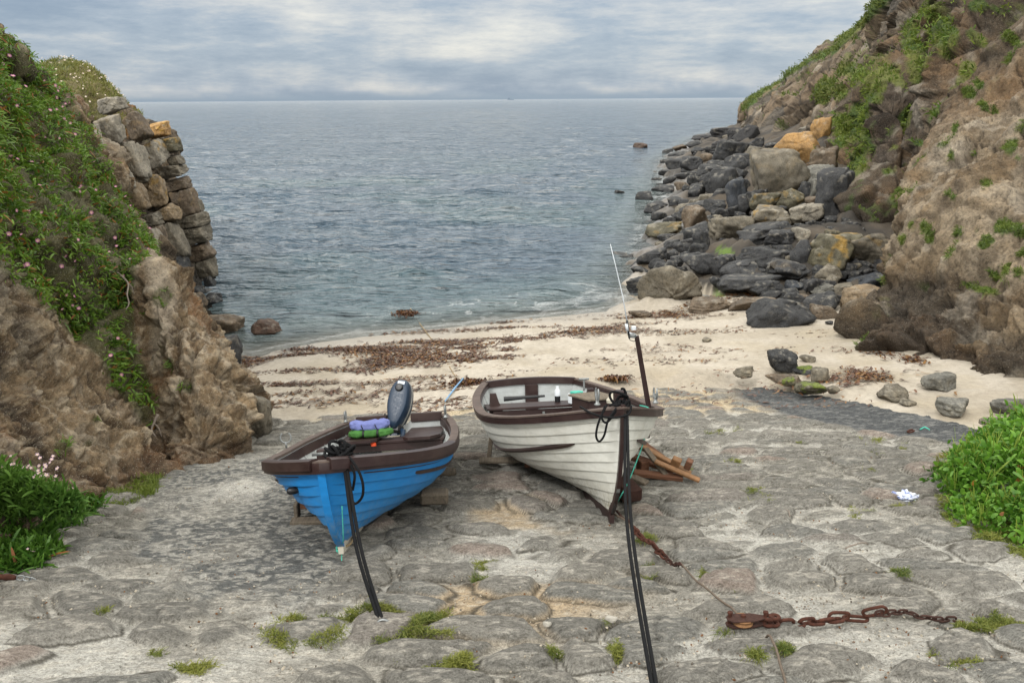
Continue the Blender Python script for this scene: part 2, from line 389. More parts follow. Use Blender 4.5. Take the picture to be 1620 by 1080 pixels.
c=mix(lin(170,162,149),lin(154,145,130),sm(fbm(P3*1.3,4,2),-.5,.6)); c=mix(c,lin(134,124,108),wet*.8)
pxs=proj(np.stack([X,Y,Z],-1)); PILEP=[(1012,405),(1050,330),(1060,240),(1130,205),(1200,190),(1280,190),(1400,240),(1480,380),(1450,440),(1400,470),(1330,478),(1230,478),(1165,462),(1110,448),(1030,440)]; rk=np.maximum(rk*(X>3),inpoly(pxs[...,0]+8*fbm(P3*2,2,1),pxs[...,1]+6*fbm(P3*2,2,2),PILEP)*1.)
gr=sm(fbm(P3*np.array([1.,1.6,1]),5,61),.1,.6)*sm(d,3,5)*.35; c=mix(c,lin(150,138,115),gr)
c=mix(c,mix(lin(52,48,43),lin(78,70,60),sm(fbm(P3*1.2,3,12),-.3,.5)),rk)
mos=sm(blobs(pxs[...,0],pxs[...,1],[(1145,398,26,8,-15),(1130,465,26,8,-10),(1290,345,10,5,0)])-.25+.5*fbm(P3*2.5,3,77)-9*(pxs[...,1]>485),.3,.5); c=mix(c,lin(86,112,34),mos*.8)
def f_sand(nt,b,out):
    co_=tco(nt); c=attr(nt); n=noise(nt,co_,9,5,.65); n2=noise(nt,co_,60,3,.7); n3=noise(nt,co_,26,4,.6,(1,1.6,1))
    c=mul(nt,c,ramp(nt,n,[(.35,(.88,.88,.88)),(.65,(1.1,1.1,1.1))])); c=mul(nt,c,ramp(nt,n2,[(.3,(.85,.84,.82)),(.7,(1.1,1.1,1.1))]))
    c=mul(nt,c,lin(92,66,44),ramp(nt,n3,[(.66,0),(.72,.6)]),'MIX')
    nt.links.new(c,b.inputs['Base Color']); nt.links.new(ramp(nt,attr(nt,'wet'),[(0,.9),(.9,.28)]),b.inputs['Roughness'])
    p=bump(nt,b,n,.03,.6); bump(nt,b,n2,.006,.6,p)
M['sand']=mat('sand',f_sand)
o=mesh_obj('beach',np.stack([X,Y,Z],-1),gridfaces(ny,nx),M['sand'],col=c.reshape(-1,3),attrs={'wet':wet.ravel()}); tag(o,kind='structure')
# slipway
ny,nx=900,860
yy=np.concatenate([np.linspace(-8,2.4,30),np.exp(np.linspace(math.log(2.5),math.log(15.5),ny-30))]); s=np.linspace(-1,1,nx)
Y=np.repeat(yy[:,None],nx,1); X=s[None,:]*(np.maximum(Y,2)*.85+2.6)
P3=np.stack([X,Y,0*X],-1)
wx=X+.14*fbm(P3*1.3,3,31)+.02*fbm(P3*6,2,32); wy=Y+.07*fbm(P3*1.3,3,41)+.012*fbm(P3*6,2,42)
f1,f2,cid=voro(np.stack([wx/.54+.15*Y,wy/.31,0*X],-1),3,True,.85)
e=(f2-f1)
g1,g2,gid=voro(np.stack([wx/.27,wy/.17,0*X],-1),13,True,.95)
rough=sm(fbm(P3*.45,3,51),-.15,.35)                       # where the concrete covers the stones
pxy=proj(np.stack([X,Y,slipz(X,Y)],-1)); PX,PY=pxy[...,0],pxy[...,1]
scree=sm(1-np.hypot((PX-400-40*fbm(P3*2,2,1))/175,(PY-850)/130),-.08,.12)   # the dark worn patch by the left cliff
tar=sm(1.-np.hypot((PX-1420-(PY-660)*2.2)/190,(PY-660-(PX-1420)*.10)/36),-.15,.1)*(PY<720)
stone=sm(e+.05*fbm(P3*5,3,66),.12,.24)*(cid>.22)*(1-scree)*(1-tar)
smal=sm(g2-g1+.04*fbm(P3*9,2,67),.16,.3)*(gid>.45)*(1-stone)*sm(Y,4,7)*(1-scree)
dome=np.clip(e,0,.7)
hst=sm(e+.05*fbm(P3*5,2,66),.03,.34)*(cid>.22)*(1-scree)*(1-tar); hsm=sm(g2-g1,.06,.42)*(gid>.45)*(1-hst)*sm(Y,4,7)*(1-scree)
hgt=hst*(.035+.045*dome**.7+(cid-.5)*.045)+hsm*.028
lay=.008*ridge(P3*np.array([5,9,1]),2,6)+.005*fbm(P3*np.array([12,20,1]),2,7)+.03*fbm(P3*.6,2,9)
cr=.6*sm(.07-np.abs(vn(P3*np.array([.7,1.2,1])+.6*fbm(P3*3,3,90)[...,None],91)),0,.07)*.03
hgt=hgt+lay*(1.25-.4*stone)*(1-.6*tar)-cr+scree*(.02*ridge(P3*np.array([4,9,1]),5,64)+.02)+tar*.012
mort=mix(lin(170,168,161),lin(142,139,131),sm(fbm(P3*1.1,4,15),-.5,.5))
stc=mix(lin(92,91,87),lin(120,117,110),cid); stc=mix(stc,lin(132,112,102),(cid>.9)*.5); stc=mix(stc,lin(104,104,100),((cid*7.3)%1>.7)*.6)
c=mix(mort,stc,stone*.9); c=mix(c,lin(102,100,93),smal*.85)
sandy=sm(fbm(P3*.9,4,17),.05,.5)*(1-stone)*sm(1-np.hypot((PX-760)/330,(PY-880)/170),0,.5); c=mix(c,lin(178,156,124),sandy*.75)
flk=sm(fbm(P3*np.array([17,34,1]),2,18)+.35*fbm(P3*np.array([5,11,1]),3,68),.12,.42); fl2=sm(fbm(P3*np.array([7,18,1])+3,2,19),.22,.5)
stp=1-np.clip((np.abs(np.gradient(hgt,axis=0)/np.gradient(Y,axis=0))+np.abs(np.gradient(hgt,axis=1)/np.gradient(X,axis=1)))/.8,0,1)
flk=flk*stp; fl2=fl2*stp
c=mix(c,lin(196,190,178),np.clip(flk*(.46-.06*stone)*(1-.75*tar),0,1)); c=mix(c,lin(84,82,78),fl2*(.25+.15*stone))
scb=mix(lin(82,84,84),lin(122,120,114),sm(fbm(P3*1.8,4,70),-.4,.5)); fk3=sm(fbm(P3*np.array([20,36,1]),2,88)+.4*fbm(P3*np.array([6,12,1]),3,89),-.05,.3); c=mix(c,mix(scb,lin(178,175,166),fk3*.55),scree*.9*sm(fbm(P3*1.1,4,87)+.75,.0,.5))
c=mix(c,mix(lin(70,73,76),lin(150,150,146),flk*.5),tar*.92)
edge=sm(.07-np.abs(e-.11),0,.07)*(cid>.22)*(1-scree)*(1-tar); c=mix(c,lin(62,58,50),edge*.9*sm(fbm(P3*2,2,24),-.6,.2))  # crevice shade round each stone, painted into the joint colour
sn=sm(Y-11.3-.8*fbm(P3*.7,3,25)+.12*X*(X<0),-.6,.7)*(1-stone)*(1-tar); c=mix(c,lin(186,170,142),sn*.8)
far=sm(Y,11.5,13.5)
Z=slipz(X,Y)+hgt
edn=.35*fbm(P3*1.1,4,77); Z=Z-sm(Y-YE(X)-edn,-.35,.6)*(.35+.25*stone*0)-sm(Y-YE(X),.5,2)*.5
def f_slip(nt,b,out):
    co_=tco(nt); c=attr(nt); n=noise(nt,co_,16,6,.7,(1,2,1)); n2=noise(nt,co_,55,4,.65,(1,1.5,1)); n3=noise(nt,co_,130,2,.6)
    c=mul(nt,c,ramp(nt,n,[(.32,(.66,.65,.63)),(.5,(1,1,1)),(.7,(1.2,1.2,1.19))])); c=mul(nt,c,ramp(nt,n2,[(.33,(.62,.61,.58)),(.5,(1,1,1)),(.66,(1.3,1.29,1.27))]))
    c=mul(nt,c,ramp(nt,n3,[(.35,(.8,.8,.8)),(.65,(1.15,1.15,1.15))]))
    nt.links.new(c,b.inputs['Base Color']); b.inputs['Roughness'].default_value=.9; b.inputs['Specular IOR Level'].default_value=.25
    p=bump(nt,b,n,.03,.9); bump(nt,b,n2,.012,.9,p)
M['slip']=mat('slipway_stone',f_slip)
STN=np.maximum(stone,smal)
o=mesh_obj('slipway',np.stack([X,Y,Z],-1),gridfaces(ny,nx),M['slip'],col=c.reshape(-1,3)); tag(o,kind='structure')
SLX,SLY,SLZ=X,Y,Z
def slip_top(x,y):
    i=int(np.clip(np.searchsorted(yy,y),1,ny-1)); sx=x/(max(y,2)*.85+2.6); j=int(np.clip((sx+1)/2*(nx-1),0,nx-1)); return float(SLZ[i,j])
# sea
ny,nx=1000,900
yy2=np.concatenate([np.exp(np.linspace(math.log(14.5),math.log(700),ny-40)),np.exp(np.linspace(math.log(710),math.log(50000),40))]); s=np.linspace(-1,1,nx)
Y=np.repeat(yy2[:,None],nx,1); X=s[None,:]*(Y*.85+4)
d=-shore_d(X,Y); P3=np.stack([X,Y,0*X],-1)
ry=X*0+np.gradient(yy2)[:,None]
wv=0
Q=np.stack([X+.35*Y*.2,Y,0*X],-1)+.4*fbm(P3*.25,2,71)[...,None]*np.array([1,1,0])
for sc,am,sd in ((7.,.15,1),(3.2,.12,2),(1.5,.12,3),(.72,.075,4),(.34,.034,5)):
    att=np.clip(1.6-ry/(sc*.35),0,1)
    sx=.55
    wv=wv+am*att*ridge(Q*np.array([sx,1,1])/sc,2,100+sd*7)
dep=sm(d,.3,9); wv=wv*(.12+.88*dep)*(1-.15*sm(Y,60,200))
# a small breaker near the beach on the right
sw=np.exp(-((d-2.4-.4*fbm(P3*.4,2,5))/.55)**2)*sm(X,-3,1)*(1-sm(Y,24.5,26)); wv=wv+.13*sw
foam=np.zeros_like(X)
fn=ridge(P3*np.array([.9,1.5,1])+.8*fbm(P3*.8,3,6)[...,None],3,8); fz=(1-sm(Y,24.,27))*sm(X,-8,-2)
foam=np.maximum(foam,fz*(1-sm(d,1.0,2.1))*sm(fn,.0,.7)*.4*sm(X,-4,2)); foam=np.maximum(foam,fz*sm(fn,.52,.7)*(1-sm(d,1.5,3.6))*.45); foam=np.maximum(foam,np.exp(-((d-.12-.1*fbm(P3,2,9))/.12)**2)*.5*(Y<26))
rkf=(1-sm(d,0,2.))*sm(fn,.25,.6)*sm(Y,27,30)*.6; foam=np.maximum(foam,rkf)
tur=sm(fbm(P3*.12,3,33),0,.6)*(1-sm(Y,50,100))
wc=mix(lin(62,80,94),lin(66,86,94),tur); wc=mix(wc,lin(120,128,124),(1-sm(d,0,3.5))*.6)
def f_sea(nt,b,out):
    co_=tco(nt); c=attr(nt); n=noise(nt,co_,5,4,.6,(.6,1,1)); n2=noise(nt,co_,1.1,5,.6,(.5,1.2,1)); n3=noise(nt,co_,.28,5,.65,(.5,1.6,1)); n4=noise(nt,co_,.06,6,.7,(.4,2.,1))
    fm=attr(nt,'foam'); nf=noise(nt,co_,14,4,.7)
    k=mul(nt,fm,nf); fr=ramp(nt,k,[(.10,0),(.42,1)])
    c=mul(nt,c,(.64,.66,.66),fr,'MIX'); nt.links.new(c,b.inputs['Base Color'])
    nt.links.new(ramp(nt,fr,[(0,.09),(1,.7)]),b.inputs['Roughness']); b.inputs['IOR'].default_value=1.33
    p=bump(nt,b,n,.10,1.); p=bump(nt,b,n2,.42,1.,p); p=bump(nt,b,n3,1.3,1.,p); bump(nt,b,n4,3.,1.,p)
    t=nt.nodes.new('ShaderNodeBsdfTransparent'); m=nt.nodes.new('ShaderNodeMixShader'); nt.links.new(t.outputs[0],m.inputs[1]); nt.links.new(b.outputs[0],m.inputs[2])
    mx=nt.nodes.new('ShaderNodeMath'); mx.operation='MAXIMUM'; nt.links.new(attr(nt,'op'),mx.inputs[0]); nt.links.new(fr,mx.inputs[1]); nt.links.new(mx.outputs[0],m.inputs[0]); nt.links.new(m.outputs[0],out.inputs[0])
M['sea']=mat('sea_water',f_sea)
op=.45+.55*sm(d,-.2,2.)
o=mesh_obj('sea',np.stack([X,Y,wv+.0*X],-1),gridfaces(ny,nx),M['sea'],col=wc.reshape(-1,3),attrs={'foam':foam.ravel(),'op':op.ravel()}); tag(o,kind='structure')
# ------------------------------------------------------------------ cliffs
def surf(cols,ns,nt_,drop=3.,back=None):
    C=[]
    for cc in cols:
        p=[at(*q) for q in cc]; p=[p[0]-np.array([0,-.3,drop])]+p
        if back is not None: p.append(p[-1]+np.array(back))
        C.append(catmull(p,nt_))
    C=np.array(C)                       # cols x nt x 3
    P=C; P=np.concatenate([[2*P[0]-P[1]],P,[2*P[-1]-P[-2]]]); m=len(cols)-1
    mid=C[:,nt_//3]; W3_=np.linalg.norm(np.diff(C,axis=0),axis=2)/np.maximum(C[1:,:,1],6)*F; dd=np.linalg.norm(np.diff(proj(mid),axis=0),axis=1)*.5+25+.45*W3_[:,::20].mean(1); c=np.concatenate([[0],np.cumsum(dd)])/dd.sum()
    t=np.linspace(0,1,ns); i=np.clip(np.searchsorted(c,t,'right')-1,0,m-1); u=((t-c[i])/(c[i+1]-c[i]))[:,None,None]
    a,b,q,e=P[i],P[i+1],P[i+2],P[i+3]
    return .5*(2*b+(q-a)*u+(2*a-5*b+4*q-e)*u*u+(3*b-a-3*q+e)*u**3)
def normals(P):
    a=np.gradient(P,axis=0); b=np.gradient(P,axis=1); n=np.cross(a,b); n/=np.linalg.norm(n,axis=-1,keepdims=True)+1e-9
    v=np.array([0,0,CZ])-P
    if (n*v).sum(-1).mean()<0: return -n,True
    return n,False
def polymask(PX,PY,poly,soft):
    d=pdist(PX,PY,list(poly)+[poly[0]]); return np.where(inpoly(PX,PY,poly),d,-d)/soft
def blocky(P,sc,s,k=.5):
    Pw=P+sc*.18*np.stack([fbm(P/sc*1.3,2,s+1),fbm(P/sc*1.3,2,s+2),fbm(P/sc*1.3,2,s+3)],-1)
    f1,f2,cid=voro(Pw/sc,s); return (cid-.5), sm(f2-f1,.0,.13), cid
# ---- right cliff
RC=[[(2000,800,8),(2060,520,9.5),(2120,200,12),(2200,-150,16)],
 [(1720,700,11.3),(1780,500,12.5),(1830,250,15),(1880,0,18),(1950,-250,22)],
 [(1580,612,13.6),(1620,520,14.6),(1680,330,16.6),(1740,120,20),(1790,-120,25)],
 [(1490,578,15.2),(1515,480,16.2),(1560,320,18),(1620,120,22),(1670,-120,27)],
 [(1385,535,17),(1408,470,18.3),(1462,320,20.2),(1505,190,22.6),(1550,60,26),(1600,-120,32)],
 [(1428,440,21.5),(1440,400,22.5),(1468,310,23.5),(1488,190,26),(1505,70,31),(1540,-110,38)],
 [(1405,415,25.5),(1425,370,26),(1445,290,27.5),(1452,190,31),(1465,60,38),(1490,-100,48)],
 [(1350,372,28),(1366,310,28.6),(1390,235,30.5),(1405,160,33),(1428,40,42),(1460,-80,54)],
 [(1352,340,34),(1362,290,35),(1378,215,37.5),(1385,150,42),(1408,60,53),(1440,-50,66)],
 [(1312,285,41),(1325,250,43),(1350,190,50),(1375,110,62),(1395,50,73),(1412,-12,84)],
 [(1275,235,57),(1290,190,62),(1310,150,69),(1335,105,77),(1360,62,86),(1378,24,92)],
 [(1225,218,75),(1240,178,80),(1258,148,86),(1278,118,94),(1300,90,100),(1318,72,105)],
 [(1188,208,100),(1200,178,105),(1212,160,110),(1228,142,115),(1246,126,120),(1262,110,124)],
 [(1174,204,118),(1176,186,122),(1180,172,126),(1186,164,130),(1196,156,134),(1208,148,138)],
 [(1190,190,160),(1192,180,162),(1196,172,165),(1200,168,168),(1206,165,170),(1214,163,175)]]
P=surf(RC,1000,420,2.5,(6,12,1.)); n,flip=normals(P); pr=proj(P); PX,PY=pr[...,0],pr[...,1]
D=P[...,1]; fs=np.clip(D/20,.7,4.5)[...,None]
ss=np.linspace(0,1,P.shape[0])[:,None]+0*PX; tt=np.linspace(0,1,P.shape[1])[None,:]+0*PX
nearw=1-sm(D,20,27); SPC=spacing(P); AT=lambda sc:np.clip(1.7-SPC/(sc*.22),0,1)
gully=ridge(np.stack([P[...,0]*.9+P[...,1]*.5-P[...,2]*.55,P[...,2]*.22,P[...,1]*.2],-1),4,12)
b1,c1,i1=blocky(P*np.array([1,.9,1.25]),2.6,20); fq=sm(D,36,60)
def two(fn):
    a=fn(P/1.35); b=fn(P/3.4+7); return [x*(1-fq)+y*fq for x,y in zip(a,b)]
b2,c2,i2=two(lambda Q:blocky(Q*np.array([1,1,1.3]),1.0,30))
strk=ridge(np.stack([P[...,0]*2.6+P[...,1]*1.2-P[...,2]*1.7,P[...,2]*.5,P[...,1]*.5],-1),4,18)
fa,ka,ja=facet(P*np.array([1.3,1.1,.55])+P[...,2:3]*np.array([.35,.2,0]),2.3,500,.42); fb,kb,jb=facet(P,.95,520,.5); fcv,kc,jc=facet(P,.36,540,.5)
fA,kA,jA=two(lambda Q:facet(Q*np.array([1.2,1.1,.75]),2.0,560,.5)); fB,kB,jB=two(lambda Q:facet(Q,.7,580,.5))
lowt=sm(PY+.35*(1480-PX),380,520); Ld=P*np.array([.5,.5,.3])+P[...,2:3]*np.array([.15,.1,0]); fr1=np.clip(lines(Ld,.035,820)+.7*lines(Ld*2.3+3,.045,830),0,1); Lf=P*np.array([.16,.12,.14]); fr2=np.clip(lines(Lf,.05,840)+lines(Lf*2.4+3,.05,850),0,1)
dis=nearw*(fa*(.38+.4*lowt)+fb*(.10+.7*lowt)+fcv*(.22+.6*lowt)-(1-ka)*.10*lowt-(1-kb)*.05*lowt+.40*gully+.30*strk+.06*ridge(P*4,4,19)+.28*fbm(P*.55,5,13)+.10*ridge(P*np.array([1.5,1.5,.8]),5,16)+.05*fbm(P*5,4,14))
fw=1-nearw
dsc=1.35*(1-fq)+3.4*fq
dis=dis+fw*(fs[...,0]*(fA*.8*AT(2.*dsc)+fB*.6*AT(.7*dsc)-(1-kA)*.12*AT(.9*dsc)-(1-kB)*.05*AT(.5*dsc))+.20*fs[...,0]*b1*AT(2.6)+.21*fs[...,0]*two(lambda Q:(fbm(Q*.6,4,15),))[0]+.12*fs[...,0]*b2*AT(dsc)+.05*two(lambda Q:(fbm(Q*5,4,14),))[0]*fs[...,0]*AT(.4*dsc))
lowb=sm(PY,440,500)*nearw; dis=dis-nearw*.12*fr1-fw*fs[...,0]*.12*fr2*AT(1.5)+lowb*(.30*b1+.16*b2-(1-c1)*.12)
und=np.exp(-((P[...,2]-1.25-.3*fbm(P*.4,2,3))/.35)**2)*nearw; dis=dis-.30*und
dis=dis*sm(np.abs(ss-.5),.5,.49)*(1-.55*sm(D,55,85))*(1-.8*sm(tt,.72,.9)*sm(D,50,70))
P=P+n*dis[...,None]; pr=proj(P); PX,PY=pr[...,0],pr[...,1]; n2_,_=normals(P)
c=mix(lin(168,153,130),lin(134,115,90),sm(gully+.5*fbm(P*.7,4,40),-.5,.7)); c=mix(c,lin(184,170,148),sm(ridge(P*np.array([1.2,1.2,.7])+5,4,42),.25,.7)*.7); c=mix(c,lin(112,92,70),sm(-strk,.0,.6)*.75); c=mix(c,lin(104,86,66),sm(-gully,.1,.6)*.5); c=mix(c,lin(96,84,70),sm(fbm(P*2.4,4,39),.15,.5)*.45)
lowc=mix(lin(118,100,76),lin(88,78,66),sm(fbm(P*.9,4,43),-.4,.5)); c=mix(c,lowc,sm(PY+60*fbm(P*.5,3,44)+.25*(1500-PX),400,530)); c=mix(c,lin(74,62,50),(1-kb)*.7*lowt); c=mix(c,lin(66,56,46),(1-ka)*(.25+.5*lowt)); c=c*(.88+(.2*jb+.12*jc)[...,None]*(.3+lowt[...,None]))  # facet cracks darkened in the colour as cavity shade
c=mix(c,lin(140,102,60),sm(fbm(P*.5,4,45),.3,.7)*.45)
midc=mix(lin(128,104,78),lin(98,86,72),sm(fbm(P*.35,4,46),-.4,.5)); farc=mix(lin(122,108,90),lin(92,86,78),sm(fbm(P*.12,4,47),-.4,.5)); farc=mix(farc,lin(138,116,90),(i2>.7)*.5)
rock=mix(mix(c,midc,sm(D,20,26)),farc,sm(D,38,48))
bul=blobs(PX,PY,[(1412,165,48,60,0),(1400,230,28,40,0)]); rock=mix(rock,lin(86,78,70),sm(bul+.2*fbm(P,2,4),.1,.6)*.8)
rock=mix(rock,lin(48,43,38),np.maximum((1-kA)*.9,(1-kB)*.6)*fw); rock=rock*(1+fw*(jA*.35+jB*.3-.32))[...,None]  # cavity shade of the farther cracks, also put into the rock colour
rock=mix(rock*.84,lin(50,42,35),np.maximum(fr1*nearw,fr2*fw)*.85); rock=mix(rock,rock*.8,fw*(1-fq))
wetl=1-sm(P[...,2]-.5*fbm(P*.4,2,48)-fw*.8,.9,1.7); rock=mix(rock,lin(60,54,47),wetl*.85)
rock=mix(rock,lin(170,162,148),sm(two(lambda Q:(fbm(Q*1.6,4,52),))[0],.35,.6)*.4)
gn=two(lambda Q:(fbm(Q*1.6,4,50),))[0]
G=blobs(PX,PY,[(1345,205,30,40,-45),(1362,180,26,22,0),(1318,262,20,12,-30),(1360,255,22,38,-20),(1378,150,26,12,-35),(1320,140,24,16,-20),(1375,125,34,16,-30),(1345,115,24,14,-10),(1300,155,20,12,0),(1415,125,34,10,-38),(1445,85,22,14,-50),(1440,45,16,34,-10),(1452,95,18,34,-15),(1480,40,20,34,10),(1470,18,14,24,0),(1435,190,12,24,-20),(1305,205,12,8,0)])
T=blobs(PX,PY,[(1532,145,16,10,-40),(1548,132,12,8,-40),(1530,108,16,14,0),(1505,245,5,7,0),(1541,242,4,4,0),(1453,226,9,6,0),(1415,233,8,6,0),(1600,232,9,14,-40),(1557,170,14,7,-40),(1575,175,12,5,-40),(1565,380,14,8,-10),(1590,360,18,16,0),(1612,365,20,14,0),(1556,388,14,8,0),(1545,455,32,6,-18),(1575,435,20,6,-28),(1592,425,8,14,-30),(1612,430,12,10,0),(1618,400,12,10,0),(1470,372,8,16,20),(1516,367,6,6,0),(1465,362,8,14,20),(1560,290,10,8,-20),(1502,305,4,5,0),(1508,312,4,4,0),(1610,250,6,5,0),(1545,60,20,10,-40),(1600,60,14,10,-40),(1550,10,18,10,0),(1580,14,12,6,0),(1500,70,16,30,-20),(1512,200,5,10,-20)])
top=polymask(PX,PY,[(1165,170),(1195,140),(1262,98),(1315,72),(1345,38),(1395,-20),(1425,-20),(1402,10),(1370,42),(1345,66),(1322,86),(1280,104),(1235,134),(1200,162),(1180,178)],8)
gm=np.maximum(np.maximum(sm(G+.6*gn,.35,.6),sm(T+.4*gn,.25,.5)),sm(top*.5+.35*gn,.0,.35)*(D>55))
scat=sm(two(lambda Q:(fbm(Q*.9+7,4,58),))[0],.42,.55)*sm(n2_[...,2],.1,.5)*fw; gm=np.maximum(gm,scat*.55)
soft=mix(lin(70,96,38),lin(104,112,52),sm(two(lambda Q:(fbm(Q*.8,3,59),))[0],-.3,.4)); rock2=mix(rock,soft,gm*.85)
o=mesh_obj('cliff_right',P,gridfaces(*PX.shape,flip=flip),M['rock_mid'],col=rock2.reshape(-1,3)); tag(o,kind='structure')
RCP,RCN,RCG,RCD=P,n2_,gm,D
# ---- left cliff (near)
LC=[[(-420,1150,3.2),(-420,700,4),(-480,300,5),(-560,0,6.5),(-600,-200,8)],
 [(-120,960,4.7),(-150,700,5.4),(-150,430,6.6),(-170,180,8),(-180,-20,10)],
 [(40,850,5.9),(20,690,6.6),(0,470,7.8),(-20,250,9.2),(-45,60,11.2)],
 [(165,785,7.1),(135,670,7.9),(90,520,8.9),(60,330,10.4),(10,130,12.3),(-8,80,13.2)],
 [(262,765,7.8),(235,690,8.3),(180,590,9.2),(150,440,10.4),(110,270,12.2),(55,150,13.6),(28,108,14.4)],
 [(262,745,8.6),(245,680,9.2),(228,590,9.9),(206,480,10.8),(165,340,12.6),(105,210,14.2),(60,150,15.2)],
 [(290,745,8.3),(284,660,8.8),(262,540,9.9),(244,450,11),(222,385,12.2),(185,318,13.6),(132,236,14.8)],
 [(386,712,8.9),(376,640,9.3),(352,560,10),(300,505,11),(262,442,11.9),(238,398,12.7),(198,342,13.9),(145,262,15)],
 [(405,700,10.6),(385,630,11),(352,558,11.7),(302,505,12.3),(258,450,12.9),(236,408,13.5),(195,352,14.5),(148,280,15.6)],
 [(380,640,13.2),(350,590,13.9),(308,532,14.9),(258,475,16),(222,415,17),(175,345,18.2),(125,275,19.5)],[(340,620,16.5),(320,560,17.2),(285,500,18),(240,440,19),(205,385,20),(160,320,21),(110,255,22)]]
P=surf(LC,680,540,1.2,(-2,6,-1)); n,flip=normals(P); pr=proj(P); PX,PY=pr[...,0],pr[...,1]
gl=ridge(np.stack([P[...,0]*1.2+P[...,2]*.7,P[...,2]*.35-P[...,0]*.2,P[...,1]*.5],-1),4,112)
b1,c1,i1=blocky(P,1.0,120); b2,c2,i2=blocky(P,.33,130)
fa,ka,ja=facet(P,1.3,600,.4); fb,kb,jb=facet(P,.45,620,.45); fcv,kc,jc=facet(P,.16,640,.5)
frc=lines(P*np.array([.8,.8,.45]),.035,800)+.6*lines(P*np.array([1.7,1.7,1.1])+5,.04,810); frc=np.clip(frc,0,1)
dis=-.09+fa*.75+fb*.5+fcv*.4-(1-ka)*.06-(1-kb)*.02-.06*frc+.18*gl+.08*fbm(P*1.1,5,113)+.11*b1-(1-c1)*.05+.06*b2-(1-c2)*.02+.06*ridge(P*4,4,117)+.03*fbm(P*12,3,118)
P=P+n*dis[...,None]; pr=proj(P); PX,PY=pr[...,0],pr[...,1]; n2_,_=normals(P)
c=mix(lin(126,108,84),lin(104,86,65),sm(fbm(P*.9,4,140),-.4,.5)); c=mix(c,lin(118,82,52),sm(fbm(P*1.1,4,141),.15,.55)*.6); c=mix(c,lin(84,72,58),sm(fbm(P*3.2,4,139),.05,.45)*.5); c=mix(c,lin(134,126,112),sm(fbm(P*1.3,4,142),.1,.5)*.65)
c=mix(c,lin(176,166,148),sm(ridge(P*np.array([3,3,2]),4,143),.42,.7)*.5)
c=c*(.80+.22*jb[...,None]+.12*jc[...,None]); c=mix(c,lin(62,50,38),(1-ka)*.75); c=mix(c,lin(70,58,44),(1-kb)*.3); c=mix(c,lin(48,38,30),frc*.85); fkl=sm(fbm(P*np.array([16,16,30]),3,646),.3,.42); c=mix(c,lin(168,154,128),fkl*.35)  # crevice shade painted dark into the cracks of the rock colour
pale=polymask(PX,PY,[(215,380),(240,470),(236,560),(255,600),(262,540),(285,470),(265,420),(250,380)],14); c=mix(c,lin(172,160,142),sm(pale,-.5,.8)*.7)
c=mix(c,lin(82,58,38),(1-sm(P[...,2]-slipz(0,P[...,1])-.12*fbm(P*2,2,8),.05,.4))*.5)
IP=[(-60,0),(0,35),(32,60),(60,92),(100,140),(128,178),(150,222),(178,282),(212,326),(243,358),(246,395),(224,422),(212,470),(222,560),(240,620),(244,672),(222,668),(205,640),(186,612),(172,590),(160,560),(132,545),(100,520),(85,495),(50,470),(20,440),(0,425),(-60,400)]
im=polymask(PX,PY,IP,16)+.6*fbm(P*1.4,3,150); ipm=sm(im,-.1,.5)
strag=blobs(PX,PY,[(152,662,10,8,0),(100,705,16,12,20),(140,700,8,6,0),(182,600,7,26,-15),(295,612,10,12,30),(268,575,8,10,0),(258,470,16,18,0)]); ipm2=sm(strag+.2*fbm(P*3,2,151),.2,.5)
c=mix(c,lin(62,66,34),np.maximum(ipm*.75,ipm2*.6))
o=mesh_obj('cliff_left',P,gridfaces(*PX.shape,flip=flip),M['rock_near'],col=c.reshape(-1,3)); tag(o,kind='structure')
LCP,LCN,LCM,LCS=P,n2_,ipm,ipm2
# ---- left headland behind
HC=[[(372,600,14),(340,530,15.2),(285,450,17.3),(245,385,19.2),(175,290,20),(110,215,20.5),(50,150,22),(10,120,24)],
 [(352,560,17.3),(322,500,18.8),(285,430,20.4),(250,350,21.6),(205,270,22.1),(150,195,22.5),(100,140,23),(55,112,25)],
 [(344,505,21.8),(318,455,22.2),(286,375,22.6),(252,290,22.9),(228,225,23.2),(190,172,23.6),(145,128,24.5),(95,100,26.5)],
 [(334,488,23.4),(318,430,23.6),(294,340,23.8),(270,255,24),(250,215,24.3),(215,183,25),(172,140,26.5),(118,102,28.5)],
 [(335,478,27),(322,420,27.5),(298,330,28),(272,250,29),(248,212,30),(214,184,31),(172,146,33),(120,108,35)]]
P=surf(HC,330,400,2.,(-4,3,-.3)); n,flip=normals(P); pr=proj(P); PX,PY=pr[...,0],pr[...,1]
b1,c1,i1=blocky(P*np.array([1,1,1.2]),1.5,220); b2,c2,i2=blocky(P,.6,230)
fa,ka,ja=facet(P,1.2,700,.5); fb,kb,jb=facet(P,.5,720,.5)
gm0=sm(polymask(PX,PY,[(20,100),(60,82),(120,82),(165,108),(195,140),(205,172),(170,196),(140,212),(118,190),(60,140)],14),-.3,.6)
dis=fa*.6+fb*.5-(1-ka)*.08+.22*b1-(1-c1)*.10+.08*b2-(1-c2)*.05+.18*fbm(P*.7,4,240)+.05*fbm(P*3,4,241)-.25*sm(PX,235,300)*sm(PY,230,300)
dis=dis*(1-.8*gm0)+.06*gm0*fbm(P*2,3,9)
P=P+n*dis[...,None]; pr=proj(P); PX,PY=pr[...,0],pr[...,1]; n2_,_=normals(P)
c=mix(lin(112,98,80),lin(84,74,62),sm(fbm(P*.5,4,250),-.4,.5)); c=mix(c,lin(172,164,148),sm(fbm(P*.9,4,251),.1,.5)*.55); c=mix(c,lin(150,104,48),sm(fbm(P*.7,4,252),.4,.7)*.6)
